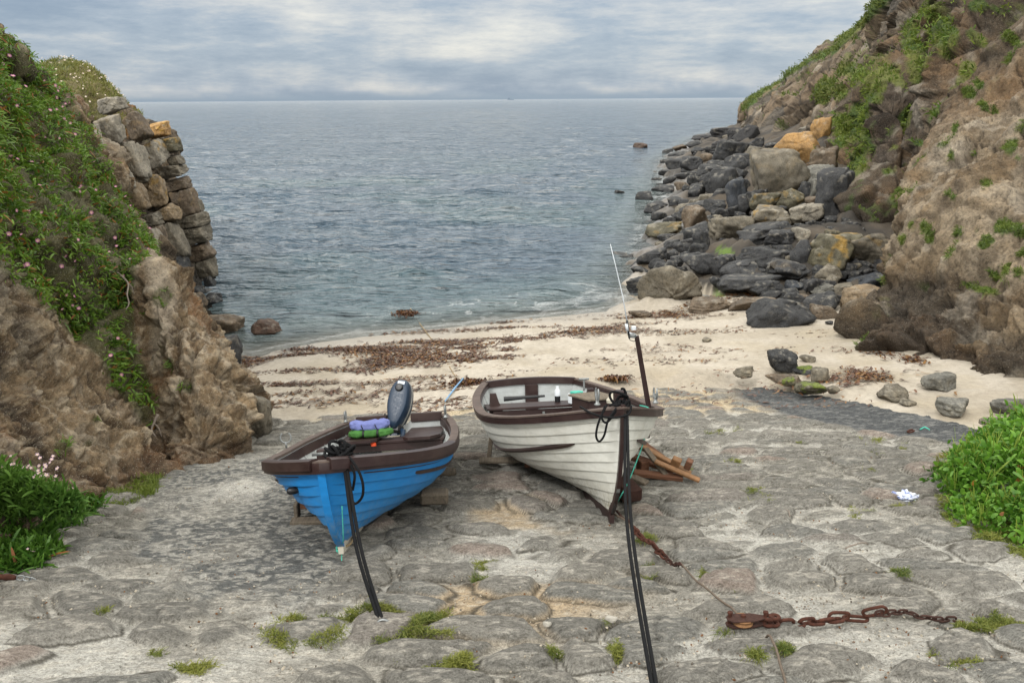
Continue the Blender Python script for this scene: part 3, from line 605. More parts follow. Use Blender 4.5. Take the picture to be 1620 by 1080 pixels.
c=c*(.8+.3*jb[...,None]); c=mix(c,lin(46,42,38),np.maximum((1-c1)*.7,(1-ka)*.7)); c=mix(c,lin(52,48,44),1-sm(P[...,2],.3,1.5))  # cracks coloured dark as painted shadow in the gaps
gm=sm(polymask(PX,PY,[(20,110),(60,92),(120,92),(155,112),(182,145),(198,172),(170,196),(140,212),(118,190),(60,140)],14)+.6*fbm(P*.9,3,260),-.3,.4)
gm=np.maximum(gm,sm(blobs(PX,PY,[(192,195,10,18,-10),(213,182,10,8,0),(150,215,22,16,0),(165,232,12,18,0),(100,180,30,20,30)])+.3*fbm(P*2,2,261),.2,.5))
c=mix(c,mix(lin(86,98,48),lin(112,104,64),sm(fbm(P*.8,3,262),-.3,.4)),gm*.85)
head=mesh_obj('headland_left',P,gridfaces(*PX.shape,flip=flip),M['rock_mid'],col=c.reshape(-1,3)); tag(head,kind='structure')
HCP,HCN,HCM=P,n2_,gm
# ------------------------------------------------------------------ rocks
def ico(sub):
    bm=bmesh.new(); bmesh.ops.create_icosphere(bm,subdivisions=sub,radius=1); V=np.array([v.co[:] for v in bm.verts]); Fc=np.array([[v.index for v in f.verts] for f in bm.faces]); bm.free(); return V,Fc
ICO={k:ico(k) for k in (3,4,5,6)}
def rock_shape(sub,seed,p=11,npl=11,ang=.38,box=False):
    r=np.random.default_rng(seed); V,Fc=ICO[sub]
    if box:
        Nn=np.array([[1,0,0],[-1,0,0],[0,1,0],[0,-1,0],[0,0,1],[0,0,-1.]]+list(r.normal(size=(4,3)))); h=np.array([.9]*6+[1.15]*4)*r.uniform(.93,1.07,10)
    else:
        Nn=r.normal(size=(npl,3)); h=r.uniform(1-ang,1.05,npl); Nn[0]=[0,0,1]; Nn[1]=[0,0,-1]
    Nn=Nn+r.normal(size=Nn.shape)*.12; Nn/=np.linalg.norm(Nn,axis=1)[:,None]
    k=np.maximum(V@Nn.T,0)/h; rad=((k**p).sum(1)+.35**p)**(-1/p); P=V*np.minimum(rad,1.5)[:,None]
    ext=np.abs(P).max(0); P=P/ext
    fv,fk,_c=facet(P+seed*7.7,.75,seed%97,.35); P=P+V*(fv*.5-(1-fk)*.02*(sub>4)+.06*fbm(P*1.7+seed*3.1,4,seed)+.035*ridge(P*3.2+seed,4,seed+9)+.012*fbm(P*11,2,seed)-.03)[:,None]
    return P,Fc
RC_={'g':lin(104,98,86),'d':lin(50,51,53),'b':lin(54,58,64),'n':lin(92,80,66),'o':lin(158,124,78),'t':lin(124,108,86),'p':lin(136,130,118),'y':lin(84,80,64),'k':lin(46,46,48),'s':lin(102,101,95),'r':lin(76,58,48)}
CN={'g':'grey-brown','d':'dark grey','b':'slate blue-black','n':'brown','o':'ochre','t':'tan','p':'pale lichen-grey','y':'olive-grey','k':'black wet','s':'smooth grey','r':'reddish brown'}
def rock_obj(name,cx,cy,w,h,code,seed,Y=None,rotd=0.,dy=.85,p=11,box=False,sub=None,lich=0.,parent=None,sink=.0,moss=0.,Hz=None):
    if Y is None:
        g=onG(cx,cy+h*.42); Y0=g[1]; dp=depth(g); c0=at(cx,cy,Y0+w/2*dp/F*.45)
    else:
        c0=at(cx,cy,Y); dp=depth(c0)
    dp=depth(c0); sx=w/2*dp/F; sz=h/2*dp/F*1.04; sy=max(sx,sz)*dy if box is False else max(sx,sz)*dy
    # apparent height includes part of the depth extent seen from above
    tp=math.sin(PIT+math.atan((cy-540)/F)); sy=min(sy,sx*1.1+.0); sz2=max(math.sqrt(max(sz*sz-(sy*tp)**2,0)),sz*.62)
    if sub is None: sub=6 if w>150 else 5 if w>40 else 4 if w>14 else 3
    P,Fc=rock_shape(sub,seed,p,box=box)
    r=np.random.default_rng(seed+5)
    a=math.radians(rotd); P=P@rot('z',r.uniform(-.5,.5)*(0 if box else 1)).T
    P=P*np.array([sx,sy,sz2]); P=P@rot('y',a).T
    ex=np.abs(P).max(0); P=P*np.array([sx/ex[0],1,sz2/ex[2]])
    Pn=P/np.abs(P).max(); nz=P[:,2]/sz2
    base=RC_[code]*r.uniform(.85,1.15)
    c=mix(base*1.12,base*.8,sm(fbm(Pn*1.6+seed,4,seed),-.4,.4)); c=mix(c,lin(165,160,148),sm(fbm(Pn*5.+seed*2,5,seed+3),.25,.6)*(.30+.3*lich)*sm(nz,-.2,.6))
    if lich: c=mix(c,lin(158,124,48),sm(fbm(Pn*3.4+seed,5,seed+7)+.5*nz-.38,.05,.3)*lich)
    if moss: c=mix(c,lin(98,112,38),sm(fbm(Pn*2.4+seed,3,seed+8)+.5*nz,.0,.4)*moss)
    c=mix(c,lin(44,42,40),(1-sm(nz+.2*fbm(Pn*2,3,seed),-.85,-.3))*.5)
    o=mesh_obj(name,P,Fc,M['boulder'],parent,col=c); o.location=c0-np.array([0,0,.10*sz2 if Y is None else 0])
    return o
ZL=[ # zoomed coords of the right-hand pile (x/3+960, y/3+160), w,h (/3), colour, optional label, lichen
(318,873,285,185,'g','biggest rounded grey-brown boulder sitting at the edge of the sand by the surf',.0),
(145,870,150,90,'d','dark low boulder half in the surf, left of the biggest rounded boulder',0),
(440,765,175,95,'d','broad dark boulder lying behind and right of the biggest rounded boulder at the sand',0),
(235,738,160,75,'d','long low dark boulder at the waterline left of the broad dark boulder',0),
(745,735,250,115,'d','large dark domed boulder in the middle of the lower pile above the green algae',0),
(620,805,190,95,'d','dark grey boulder with a flat sloping top directly below the large domed one',0),
(690,850,280,105,'d','longest dark boulder of the lower pile, lying along the sand edge',0),
(560,765,140,90,'d',None,0),(815,790,110,60,'d',None,0),(915,715,90,115,'d','upright dark boulder wedged left of the yellow-lichened boulder',0),
(1075,720,280,165,'y','large boulder with bright yellow lichen patches in front of the brown cliff',.9),
(1250,695,240,155,'g','large grey-brown boulder touching the right side of the yellow-lichened boulder',.35),
(1425,665,130,90,'s','tilted grey slab leaning on the foot of the tan cliff',0),
(1060,825,140,90,'g','grey angular boulder just below the yellow-lichened boulder',.0),
(1255,850,190,75,'b','flat slate dark slab under the overhang right of the yellow-lichened boulder',0),
(1130,885,110,60,'g',None,0),(880,805,200,105,'d','dark wedge boulder left of and below the yellow-lichened boulder',.1),
(895,875,95,50,'b','small flat slate-blue block low in the pile near the sand',0),(750,885,155,85,'d',None,0),(770,920,95,45,'d',None,0),
(800,1000,300,125,'d','long tilted dark slab lying on the sand at the front of the pile',0),
(1000,950,170,90,'d',None,0),(1025,995,120,72,'n','rounded brown boulder on the sand right of the long tilted slab',.0),
(500,960,210,70,'n','low brown flat rock on the sand right of the biggest rounded boulder',0),(680,950,190,78,'n','low tan-brown rock between the flat brown rock and the long tilted slab',0),
(875,915,90,45,'n',None,0),(165,1010,110,40,'n','small brown rock half buried in sand below the biggest rounded boulder',0),(1033,885,110,50,'s',None,0),
(1190,935,200,120,'t','tan boulder against the foot of the tan cliff, above the sand',0),
(830,345,275,210,'g','huge round olive-grey boulder directly under the ochre block',.12),
(925,212,230,170,'o','huge angular ochre block perched on the round olive-grey boulder',0),
(1030,138,105,110,'o','smaller ochre block behind the huge ochre block beside the grass gully',0),
(1055,100,60,45,'p','whitish block on top of the smaller ochre block',0),
(1030,290,135,130,'n','brown white-spotted boulder right of the huge ochre block',.0),(1000,360,150,100,'s',None,0),
(1100,440,200,215,'d','big dark rounded boulder with pale top leaning on the brown buttress',0),
(935,135,65,32,'p','small pale stone behind the huge ochre block',0),
(865,460,130,95,'y',None,.4),(765,480,145,90,'y',None,.5),(760,550,205,105,'g','block with a yellow-green lichened top above the long dark boulder',.8),
(720,630,275,98,'d','long dark boulder in the middle of the pile under the lichened block',0),
(590,600,170,130,'g',None,0),(415,570,150,135,'n','upright brown-grey flat-faced boulder near the waterline, mid pile',0),
(290,605,180,80,'y','mustard-tinged sloping rock at the waterline left of the upright brown-grey boulder',.4),
(435,630,130,95,'d',None,0),(455,672,95,105,'d',None,0),(820,655,140,80,'d',None,0),(925,635,90,65,'p',None,0),(940,520,145,85,'p','pale flat-topped boulder left of the big dark rounded boulder',0),
(890,560,70,42,'g',None,0),(710,470,110,100,'d',None,0),(525,380,170,120,'d',None,0),(615,440,100,140,'b','tall blue-black boulder standing just left of the huge round boulder',0),
(650,490,70,90,'d',None,0),(420,430,95,70,'n',None,0),(415,300,115,75,'d',None,0),(580,240,150,90,'d',None,0),(330,300,100,65,'d',None,0),(470,265,70,42,'n',None,0),
(640,290,150,90,'d',None,0),(700,250,85,70,'g',None,0),(720,200,80,50,'d',None,0),(790,215,75,50,'d',None,0),(515,500,110,60,'d',None,0),(545,535,75,50,'d',None,0),
(235,510,110,62,'d',None,0),(340,480,110,50,'d',None,0),(365,508,90,60,'g',None,0),(300,375,62,45,'d',None,0),(350,400,70,40,'n',None,0),(410,380,60,50,'d',None,0),
(260,420,100,40,'d',None,0),(255,545,80,38,'d',None,0),(350,220,70,30,'n',None,0),(290,240,50,26,'d',None,0),(500,225,60,32,'t',None,0),(440,235,75,32,'n',None,0),
(340,250,90,24,'n',None,0),(270,290,60,26,'d',None,0),(290,340,75,27,'d',None,0),(380,350,110,32,'d',None,0),(490,330,110,52,'d',None,0),(530,300,105,34,'d',None,0),
(610,160,110,60,'k',None,0),(660,150,110,90,'k',None,0),(560,150,120,45,'k',None,0),(470,172,120,32,'k',None,0),(430,202,90,28,'d',None,0),(540,200,75,34,'k',None,0),(600,200,70,30,'d',None,0),
(640,350,72,52,'d',None,0),(545,450,95,72,'d',None,0),(480,470,95,60,'g',None,0),(440,505,110,60,'n',None,0),(310,682,70,52,'d',None,0),(355,690,85,52,'d',None,0),
(290,645,85,38,'n',None,0),(361,640,60,52,'d',None,0),(470,575,80,60,'d',None,0),(1320,790,100,95,'k',None,0),(1385,645,70,45,'g',None,0),(1080,640,85,55,'y',None,.4),
(960,420,90,80,'t',None,0),(1000,410,60,90,'s',None,0),(850,570,80,40,'g',None,0),(990,470,80,40,'n',None,0),(335,760,60,48,'d',None,0),(280,790,100,58,'d',None,0),
(250,770,90,50,'d',None,0),(160,805,90,42,'d',None,0),(145,775,72,36,'d',None,0),(90,745,60,30,'d',None,0),(600,520,60,50,'d',None,0),(560,300,70,30,'d',None,0),(660,400,70,60,'d',None,0),
(680,220,50,40,'d',None,0),(750,240,60,40,'g',None,0),(700,300,70,50,'d',None,0),(590,335,80,40,'d',None,0),(460,370,60,44,'d',None,0),(380,320,50,36,'d',None,0),(500,415,66,44,'d',None,0),
(525,560,60,50,'g',None,0),(640,545,60,40,'d',None,0),(860,610,80,40,'d',None,0),(700,560,60,40,'n',None,0),(850,760,80,50,'g',None,0),(640,880,60,40,'n',None,0),(940,930,60,40,'n',None,0),
(1090,940,60,40,'d',None,0),(1240,900,70,40,'t',None,0),(1180,830,60,45,'d',None,0),(1010,870,60,40,'n',None,0),(700,900,60,36,'n',None,0),(1330,900,80,50,'t',None,0)]
SEA=[(165,215,82,36,'r','low brown rock alone in the sea, farthest out of the right-hand rocks'),(205,218,36,12,'d','tiny rock just right of the farthest brown sea rock'),
(55,435,58,32,'k','small black rock in the sea, third out from the pile'),(180,455,92,58,'d','pointed dark rock standing in the water beside the pile'),(240,373,66,26,'k','flat dark rock awash above the pointed dark sea rock'),
(245,398,52,18,'k','thin dark rock awash just above the pointed dark sea rock'),(130,437,54,14,'k','low sliver of rock between the small black rock and the pointed one'),(200,577,76,28,'k','low dark rock awash beside the mustard-tinged rock'),
(80,540,80,16,'k','long thin rock awash left of the low dark rock'),(45,730,110,42,'d','low dark rock awash left of the long dark waterline boulder'),(60,748,50,26,'k','little rock tucked under the low dark rock awash'),(80,775,30,16,'k','smallest round rock in the surf near the white rod')]
SCALE=3.
def zp(x,y,w,h): return 960+x/SCALE,160+y/SCALE,w/SCALE,h/SCALE
rocks=[]
for i,(x,y,w,h,cd,lb,li) in enumerate(ZL):
    li*=.65
    if lb is None and cd in 'nt' and random.random()<.6: cd='d'
    q=zp(x,y,w*1.2,h*1.22); kw={}
    if i==20: kw=dict(rotd=-14)
    if i==12: kw=dict(rotd=-25)
    o=rock_obj('boulder',*q,cd,300+i,lich=li,p=(24 if cd in 'ob' else 10 if i in (0,29) else 13),rotd=kw.get('rotd',random.uniform(-14,8)))
    rocks.append((o,q,cd,lb,i))
# filler stones between them
fill=0; k=0
PILE=[(1050,300),(1060,240),(1130,212),(1200,210),(1240,235),(1290,300),(1345,350),(1420,400),(1420,450),(1330,470),(1230,470),(1160,450),(1110,440),(1010,410),(1045,370)]
rf=np.random.default_rng(5)
while fill<175 and k<3000:
    k+=1; x,y=(rf.uniform(1000,1430),rf.uniform(208,475)) if k%4 else (rf.uniform(1280,1430),rf.uniform(350,455))
    if not inpoly(np.array([x]),np.array([y]),PILE)[0]: continue
    t=(y-200)/270; w=rf.uniform(12,24)*(.6+1.2*t); h=w*rf.uniform(.5,.8)
    cd=rf.choice(list('ddddddgk')); o=rock_obj('boulder',x,y,w,h,cd,900+fill,sub=4,rotd=rf.uniform(-20,20)); rocks.append((o,(x,y,w,h),cd,None,500+fill)); fill+=1
LM=[(q,lb) for o,q,cd,lb,i in rocks if lb]
SHORT={0:'the biggest rounded beach boulder',4:'the large domed dark boulder',6:'the longest lower dark boulder',10:'the yellow-lichened boulder',20:'the long tilted slab on the sand',29:'the huge round olive-grey boulder',30:'the huge ochre block',35:'the big dark boulder with pale top',39:'the lichened block',40:'the long dark mid-pile boulder',42:'the upright brown-grey boulder',43:'the mustard-tinged waterline rock',53:'the tall blue-black boulder',12:'the tilted grey cliff-foot slab',28:'the tan boulder at the cliff foot',2:'the broad dark boulder'}
LMK=[(ZL[i],s_) for i,s_ in SHORT.items()]; LMK=[(zp(*z[:4]),s_) for z,s_ in LMK]
used={}
def direc(dx,dy):
    a=math.degrees(math.atan2(-dy,dx))%360; return ['right of','above and right of','above','above and left of','left of','below and left of','below','below and right of'][int((a+22.5)//45)%8]
def sizew(w,y): 
    r=w/(.16*(y-110)+8); return 'large' if r>1.15 else 'mid-sized' if r>.7 else 'small' if r>.45 else 'tiny'
for o,q,cd,lb,i in rocks:
    if not lb:
        c_=sorted(LMK,key=lambda z:math.hypot(z[0][0]-q[0],(z[0][1]-q[1])*1.3))
        for n_,cand in enumerate(c_[:6]+c_[:6]):
            dx,dy=q[0]-cand[0][0],q[1]-cand[0][1]; dist=math.hypot(dx,dy)
            dn='just ' if dist<35 else '' if dist<75 else 'well '
            lb=f'{sizew(q[2],q[1])} {CN[cd]} boulder {dn}{direc(dx,dy)} {cand[1]}'
            if lb not in used: break
        else:
            lb=lb.replace(' boulder ',' flat-lying boulder ' if q[3]<.62*q[2] else ' rounded boulder ',1)
            if lb in used: lb='another such '+lb
    if len(lb.split())>16: lb=lb.replace('mid-sized ','',1).replace('well ','',1)
    used[lb]=1; o['label']=lb; o['category']='boulder'; o['group']='boulders piled below the right cliff'
for i,(x,y,w,h,cd,lb) in enumerate(SEA):
    q=zp(x,y,w,h); o=rock_obj('sea_rock',*q,cd,1200+i); tag(o,lb,'rock','rocks in the sea off the boulder pile')
LS=[(375,370,26,8,'k','flat dark rock awash left of the small brown one, off the left headland'),(424,377,18,8,'r','small brown rock breaking the water off the left headland'),(407,408,10,8,'r','tiny brown rock in the water nearest the left headland blocks'),(900,322,54,7,'k','long low rock awash in the open water left of the boulder pile')]
for i,(x,y,w,h,cd,lb) in enumerate(LS): tag(rock_obj('sea_rock',x,y,w,h,cd,1300+i),lb,'rock','rocks in open water')
LB=[(428,521,60,38,'r','reddish brown weedy rock in the shallows, right of the flat one',18),(356,515,58,42,'n','flat-topped reddish rock in the shallows against the left cliff',0),(345,555,70,70,'d','dark rounded boulder leaning on the left cliff foot above the weed',0),(307,487,44,50,'n','brown boulder at the foot of the jointed headland',0),(335,475,36,30,'d','dark boulder at the waterline under the jointed headland',0),(322,462,40,18,'d','low dark ledge stone under the jointed headland columns',0),(300,515,40,40,'g','grey boulder between the near left cliff and the brown boulder',0),(398,655,74,84,'g','squarish grey boulder standing at the corner of slipway and left cliff',0),(360,588,50,16,'n','low flat brown rock at the waterline below the dark rounded boulder',0)]
for i,(x,y,w,h,cd,lb,rd) in enumerate(LB): tag(rock_obj('boulder',x,y,w,h,cd,1400+i,rotd=rd,box=(i in (1,7)),p=10),lb,'boulder','boulders below the left cliff')
BR=[(240,700,155,122,'d','largest pointed dark grey stone on the sand above the slipway',0),(58,740,112,58,'g','dark brown rounded stone left of the pointed dark stone',0),(357,683,88,42,'g','low brown stone behind and right of the pointed dark stone',0),(413,757,90,70,'g','grey-green rounded stone right of the pointed dark stone',0),(240,777,175,50,'n','flat brown stone in front of the pointed dark stone',0),(275,790,78,46,'y','small mossy stone just in front of the flat brown stone',.0),(365,815,155,76,'y','mossy green-brown stone at the slipway edge',0),(465,822,72,46,'g','small grey stone touching the right side of the mossy stone',0),(740,842,175,80,'g','dark stone with white streaks where the black slab meets the sand',0),(987,790,168,92,'s','smooth domed grey-green stone on the sand under the right cliff',0),(1035,905,205,104,'s','pitted grey stone at the right slipway edge',0),(1310,900,195,104,'s','smooth grey boulder beside the leafy bush, farthest right',0),(1240,978,150,60,'g','flat grey stone between the pitted stone and the leafy bush',0),(820,888,98,32,'g','flat thin stone below the dark stone with white streaks',0),(460,512,44,18,'k','small dark stone on the sand at the tan cliff foot',0),(330,735,110,50,'d','weedy dark low stone behind the rounded grey-green stone',0),(50,770,40,16,'n','brown pebble on the sand left of the flat brown stone',0)]
for i,(x,y,w,h,cd,lb,li) in enumerate(BR): tag(rock_obj('beach_stone',1160+x/3,340+y/3,w/3*1.04,h/3*1.08,cd,1500+i,moss=.8 if i in(5,6,15) else 0),lb,'stone','stones where the slipway meets the sand')
tag(rock_obj('beach_stone',1117,537,19,10,'g',1560),'lone grey pebble on the open sand left of the pointed dark stone','stone')
tag(rock_obj('beach_stone',1478,797,34,20,'n',1561),'pinkish stone at the edge of the leafy bush','stone')
# jointed blocks of the left headland (parts of it)
BK=[(620,358,80,62,'o',22.9,.7),(660,420,84,62,'y',22.9,.5),(600,450,92,115,'p',22.3,.5),(685,475,55,42,'g',22.9,0),(672,518,95,62,'g',22.9,0),(692,570,98,62,'n',22.9,0),(715,640,96,105,'n',22.8,.1),(770,655,36,55,'g',23.1,0),(745,710,104,62,'g',22.8,0),(765,765,118,74,'g',22.8,0),(785,830,94,76,'n',22.8,0),(800,890,84,94,'g',22.8,0),(812,945,44,44,'d',22.6,0),
(520,480,95,145,'p',20.6,.1),(470,550,95,95,'p',19.6,.1),(515,620,115,115,'t',20.0,0),(600,600,105,135,'t',21.6,.5),(645,685,94,74,'t',21.5,.1),(580,710,94,64,'g',20.9,0),(615,775,66,110,'n',20.7,0),(675,790,96,145,'g',21.4,0),(595,800,84,125,'p',20.,0),(660,900,115,115,'d',21.,0),(712,900,64,94,'d',21.7,0),(690,965,68,84,'d',21.6,0),(750,985,75,44,'d',21.6,0),
(430,262,95,70,'p',20.8,.1),(430,360,95,115,'p',20.2,.1),(365,430,84,190,'p',17.6,0),(540,350,90,120,'n',22.,.1),(750,1030,84,70,'n',20.6,0),(815,1020,74,50,'d',21.3,0),(555,880,74,124,'n',18.6,0),(585,960,60,70,'g',18.,0),(560,1020,90,110,'p',15.8,0),(640,1040,100,90,'t',16.2,0),(700,1080,80,80,'t',16,0),(480,430,60,60,'n',20.8,0),(555,540,50,60,'g',21.2,0)]
for i,(x,y,w,h,cd,Yd,li) in enumerate(BK):
    rock_obj('rock_block',x/2.455,60+y/2.455,w/2.455*1.05,h/2.455*1.05,cd,1600+i,Y=Yd,rotd=-12 if i<29 else -25,box=True,p=24,sub=5,lich=li,parent=head,dy=1.1)
# ------------------------------------------------------------------ vegetation (stuff)
def scatter_leaves(name,P0,Nn,count_per,length,width,col_a,col_b,col_t,matn,seed,droop=.3,spread=.7,up=.6,seg=3,red=0.):
    """P0 (n,3) roots; each root sprouts count_per leaves"""
    r=np.random.default_rng(seed); n=len(P0)*count_per
    B=np.repeat(P0,count_per,0); Nr=np.repeat(Nn,count_per,0)
    dirv=Nr*.7+np.array([0,0,up])+r.normal(size=(n,3))*spread; dirv/=np.linalg.norm(dirv,axis=1)[:,None]
    L=length*r.uniform(.55,1.25,n)[:,None]*(1+.4*fbm(B*2.,2,seed+1))[:,None]; Wd=width*r.uniform(.7,1.2,n)[:,None]
    side=np.cross(dirv,r.normal(size=(n,3))); side/=np.linalg.norm(side,axis=1)[:,None]+1e-9
    B=B+r.normal(size=(n,3))*width*1.5
    V=[];T=[0,.45,.8,1.] if seg==3 else [0,.55,1.]
    wd=[.7,1,.7,0] if seg==3 else [1,.8,0]
    for t,w_ in zip(T,wd):
        c_=B+dirv*L*t-np.array([0,0,1])*L*droop*t*t
        if w_>0: V+= [c_-side*Wd*w_/2,c_+side*Wd*w_/2]
        else: V+=[c_]
    k=len(V); V=np.stack(V,1).reshape(-1,3); i=np.arange(n)[:,None]*k
    quads=[i+np.array([[2*a,2*a+1,2*a+3,2*a+2]]) for a in range(len(T)-2)]; tri=i+np.array([[k-3,k-2,k-1]])
    cl_=fbm(B*4.,3,seed); tone=np.clip(.55*r.uniform(0,1,n)+.55*(cl_+.4),0,1); cc=mix(col_a,col_b,tone); rr=(r.uniform(0,1,n)<red)
    C=np.repeat(cc[:,None,:],k,1); tw=np.array([0]*2+[.3]*2+([.6]*2 if seg==3 else [])+[1.])
    C=C*(1-tw[None,:,None]*.5)+np.array(col_t)*tw[None,:,None]*.5
    C=np.where(rr[:,None,None],C*.35+lin(150,60,40)*.65,C)
    return mesh_obj(name,V,[np.concatenate(quads).astype(int),tri.astype(int)],M[matn],smooth=False,col=C.reshape(-1,3))
def sample(P,Nn,m,n,seed,thr=.3,area=True):
    r=np.random.default_rng(seed); v=np.array([0,0,CZ])-P; 
    a=np.linalg.norm(np.gradient(P,axis=0),axis=-1)*np.linalg.norm(np.gradient(P,axis=1),axis=-1)
    w=a*np.where(m>thr,m,0); pr=proj(P); w=w*((pr[...,0]>-160)&(pr[...,0]<1780)&(pr[...,1]>-80)); w=w.ravel()/w.sum()
    i=r.choice(len(w),n,p=w); Pf=P.reshape(-1,3)[i]; return Pf+r.normal(size=Pf.shape)*np.minimum(np.sqrt(a.ravel()[i]),.25)[:,None]*.3,Nn.reshape(-1,3)[i]
fr=ridge(LCP*1.1,3,160)
q,nn=sample(LCP,LCN,LCM*(.25+.75*sm(fbm(LCP*1.6,4,161),-.45,.15)),16500,1); q=q+nn*np.random.default_rng(2).uniform(-.03,.12,(len(q),1))
o=scatter_leaves('ice_plant',q,nn,6,.115,.021,lin(44,82,24),lin(106,142,42),lin(136,152,62),'leaf',3,droop=.35,spread=.55,up=.35,red=.07); tag(o,'carpet of green fleshy ice plant hanging down the left cliff','ground cover',kind='stuff')
q2,n2q=sample(LCP,LCN,np.maximum(LCS,0),500,9); 
o=scatter_leaves('cliff_tuft',q2,n2q,9,.085,.014,lin(66,100,34),lin(100,130,50),lin(140,150,70),'leaf',8,droop=.3,spread=.6,up=.6); tag(o,'small green tufts rooted in the bare rock of the left cliff','ground cover',kind='stuff')
# flowers
def flowers(name,P0,Nn,rad,col,seed,pet=9):
    r=np.random.default_rng(seed); V=[];Fc=[];C=[]
    for p,nv in zip(P0,Nn):
        z=nv*.6+np.array([0,-.5,.4])+r.normal(size=3)*.3; z/=np.linalg.norm(z); x=np.cross(z,[0,0,1.]); x/=np.linalg.norm(x)+1e-9; y=np.cross(z,x); R_=rad*r.uniform(.7,1.2); b=len(V)
        V.append(p+z*.0); C.append(lin(225,205,140))
        for k in range(2*pet):
            a=math.pi*k/pet; rr=R_*(1 if k%2==0 else .55); V.append(p+rr*(math.cos(a)*x+math.sin(a)*y)+z*rr*.25); C.append(np.array(col)*r.uniform(.8,1.15))
        Fc+=[[b,b+1+k,b+1+(k+1)%(2*pet)] for k in range(2*pet)]
    return mesh_obj(name,V,np.array(Fc),M['petal'],smooth=False,col=np.array(C))
qf,nf=sample(LCP,LCN,LCM,520,12,.6); o=flowers('ice_plant_flower',qf+nf*.17,nf,.029,lin(200,110,185),4); tag(o,'scattered pink daisy-like flowers dotting the ice plant on the left cliff','flowers',kind='stuff')
# headland grass
q,nn=sample(HCP,HCN,HCM,5200,21); o=scatter_leaves('headland_grass',q,nn,4,.13,.030,lin(74,90,38),lin(124,122,66),lin(160,150,90),'grass',22,droop=.25,spread=.5,up=.9,seg=2); tag(o,'short grass and thrift on the crown of the left headland','grass',kind='stuff')
q,nn=sample(HCP,HCN,HCM,330,24,.6); o=flowers('thrift_flower',q+nn*.18,nn,.032,lin(215,200,205),25,5); tag(o,'pale thrift flowers speckling the left headland grass','flowers',kind='stuff')
# right cliff grass: near tufts fine, far grass coarse
dn=np.clip(RCD/20,.8,5)
q,nn=sample(RCP,RCN,RCG*(RCD<24),2700,31,.35); o=scatter_leaves('cliff_grass_tufts',q,nn,6,.10,.017,lin(58,88,30),lin(104,122,50),lin(140,140,70),'grass',32,droop=.45,spread=.45,up=.5,seg=2); tag(o,'green tufts and hanging grass on the bare tan cliff on the right','grass',kind='stuff')
q,nn=sample(RCP,RCN,RCG*(RCD>=24)*(RCD<60),8000,33,.35); o=scatter_leaves('gully_grass',q,nn,5,.26,.045,lin(58,92,28),lin(116,132,50),lin(150,150,74),'grass',34,droop=.5,spread=.35,up=.7,seg=2); tag(o,'bright grass filling the gully above the boulders on the right cliff','grass',kind='stuff')
q,nn=sample(RCP,RCN,RCG*(RCD>=60),5200,35,.35); o=scatter_leaves('clifftop_grass',q,nn,5,.42,.10,lin(58,80,34),lin(104,116,50),lin(130,130,66),'grass',36,droop=.4,spread=.4,up=.8,seg=2); tag(o,'grass fringe along the sloping top of the far right headland','grass',kind='stuff')
# grass in slipway cracks
TU=[(762,890,16,26,1.),(770,905,10,10,.8),(1155,740,16,6,.9),(1188,783,24,8,1),(1205,798,14,5,.7),(1268,690,10,6,.9),(1045,908,26,8,1.),(1125,905,14,9,1),(1020,857,12,6,1),(1135,930,8,6,.7),(1165,932,7,4,.7),
(640,970,60,9,.7),(690,985,26,16,.7),(660,1010,50,14,.6),(710,1050,26,22,1),(690,1030,30,10,.7),(570,975,40,7,.7),(470,995,26,14,.8),(450,1012,22,10,.6),(500,1012,40,6,.6),(312,1057,26,7,.8),(1225,1045,28,16,1),(1215,1030,22,10,.9),(980,1033,24,14,1),(960,1040,14,10,.6),(920,992,30,7,.9),(880,1030,10,10,.8),(1412,923,22,4,.8),(1560,993,50,9,1),(1590,990,30,10,.9),(1505,1048,30,10,.8),(1540,1062,30,10,.8),(1590,1072,30,8,.9),(1480,1040,20,5,.6),(1365,697,9,6,1),(1385,702,10,5,.8),(1380,722,14,4,.8),(1440,712,14,3,.7),(1140,1014,14,6,.8),(1040,1003,14,5,.8),(1430,807,18,7,.7),(1395,750,14,4,.7),(1130,692,12,4,.8),(1170,688,10,4,.7),(1360,745,12,4,.9),(1060,1000,16,4,.6),(160,975,12,4,.6),(250,1035,8,4,.6),(40,880,40,16,.6),(1390,722,10,4,.7),(1265,705,6,3,.6),(1095,742,10,4,.6),(640,1048,20,6,.5),(580,935,6,8,.7),(1240,812,10,4,.5),(1360,820,14,5,.8),(1375,712,8,3,.5),(600,1005,30,8,.6)]
GP=[];GN=[]
def stn_at(x,y):
    i=int(np.clip(np.searchsorted(yy,y),1,len(yy)-1)); j=int(np.clip((x/(max(y,2)*.85+2.6)+1)/2*(STN.shape[1]-1),0,STN.shape[1]-1)); return STN[i,j]
rg=np.random.default_rng(41)
for (x,y,rx,ry,dn_) in TU:
    A=rx*ry*math.pi; n_=int(min(max(A*.8*dn_*((1080/(y+1))**2.2),40),2200))
    a=rg.uniform(0,2*math.pi,n_); rr=1.35*np.sqrt(rg.uniform(0,1,n_))*(1+.3*np.sin(a*3+x))
    for k in range(n_):
        p=S(x+math.cos(a[k])*rr[k]*rx*.95,y+math.sin(a[k])*rr[k]*ry*.8); p[2]=slip_top(p[0],p[1])-.004; GP.append(p)
GP=np.array(GP); keep=(fbm(GP*7,2,5)>-.25)&(np.array([stn_at(p_[0],p_[1]) for p_ in GP])+rg.uniform(-.75,.25,len(GP))<.2); GP=GP[keep]; GN=np.tile([0,0,1.],(len(GP),1))
o=scatter_leaves('grass_in_cracks',GP,GN,3,.055,.0042,lin(56,84,28),lin(128,134,58),lin(160,150,84),'grass',42,droop=.5,spread=.6,up=.2); tag(o,'moss and short grass growing in the joints of the slipway stones','grass',kind='stuff')
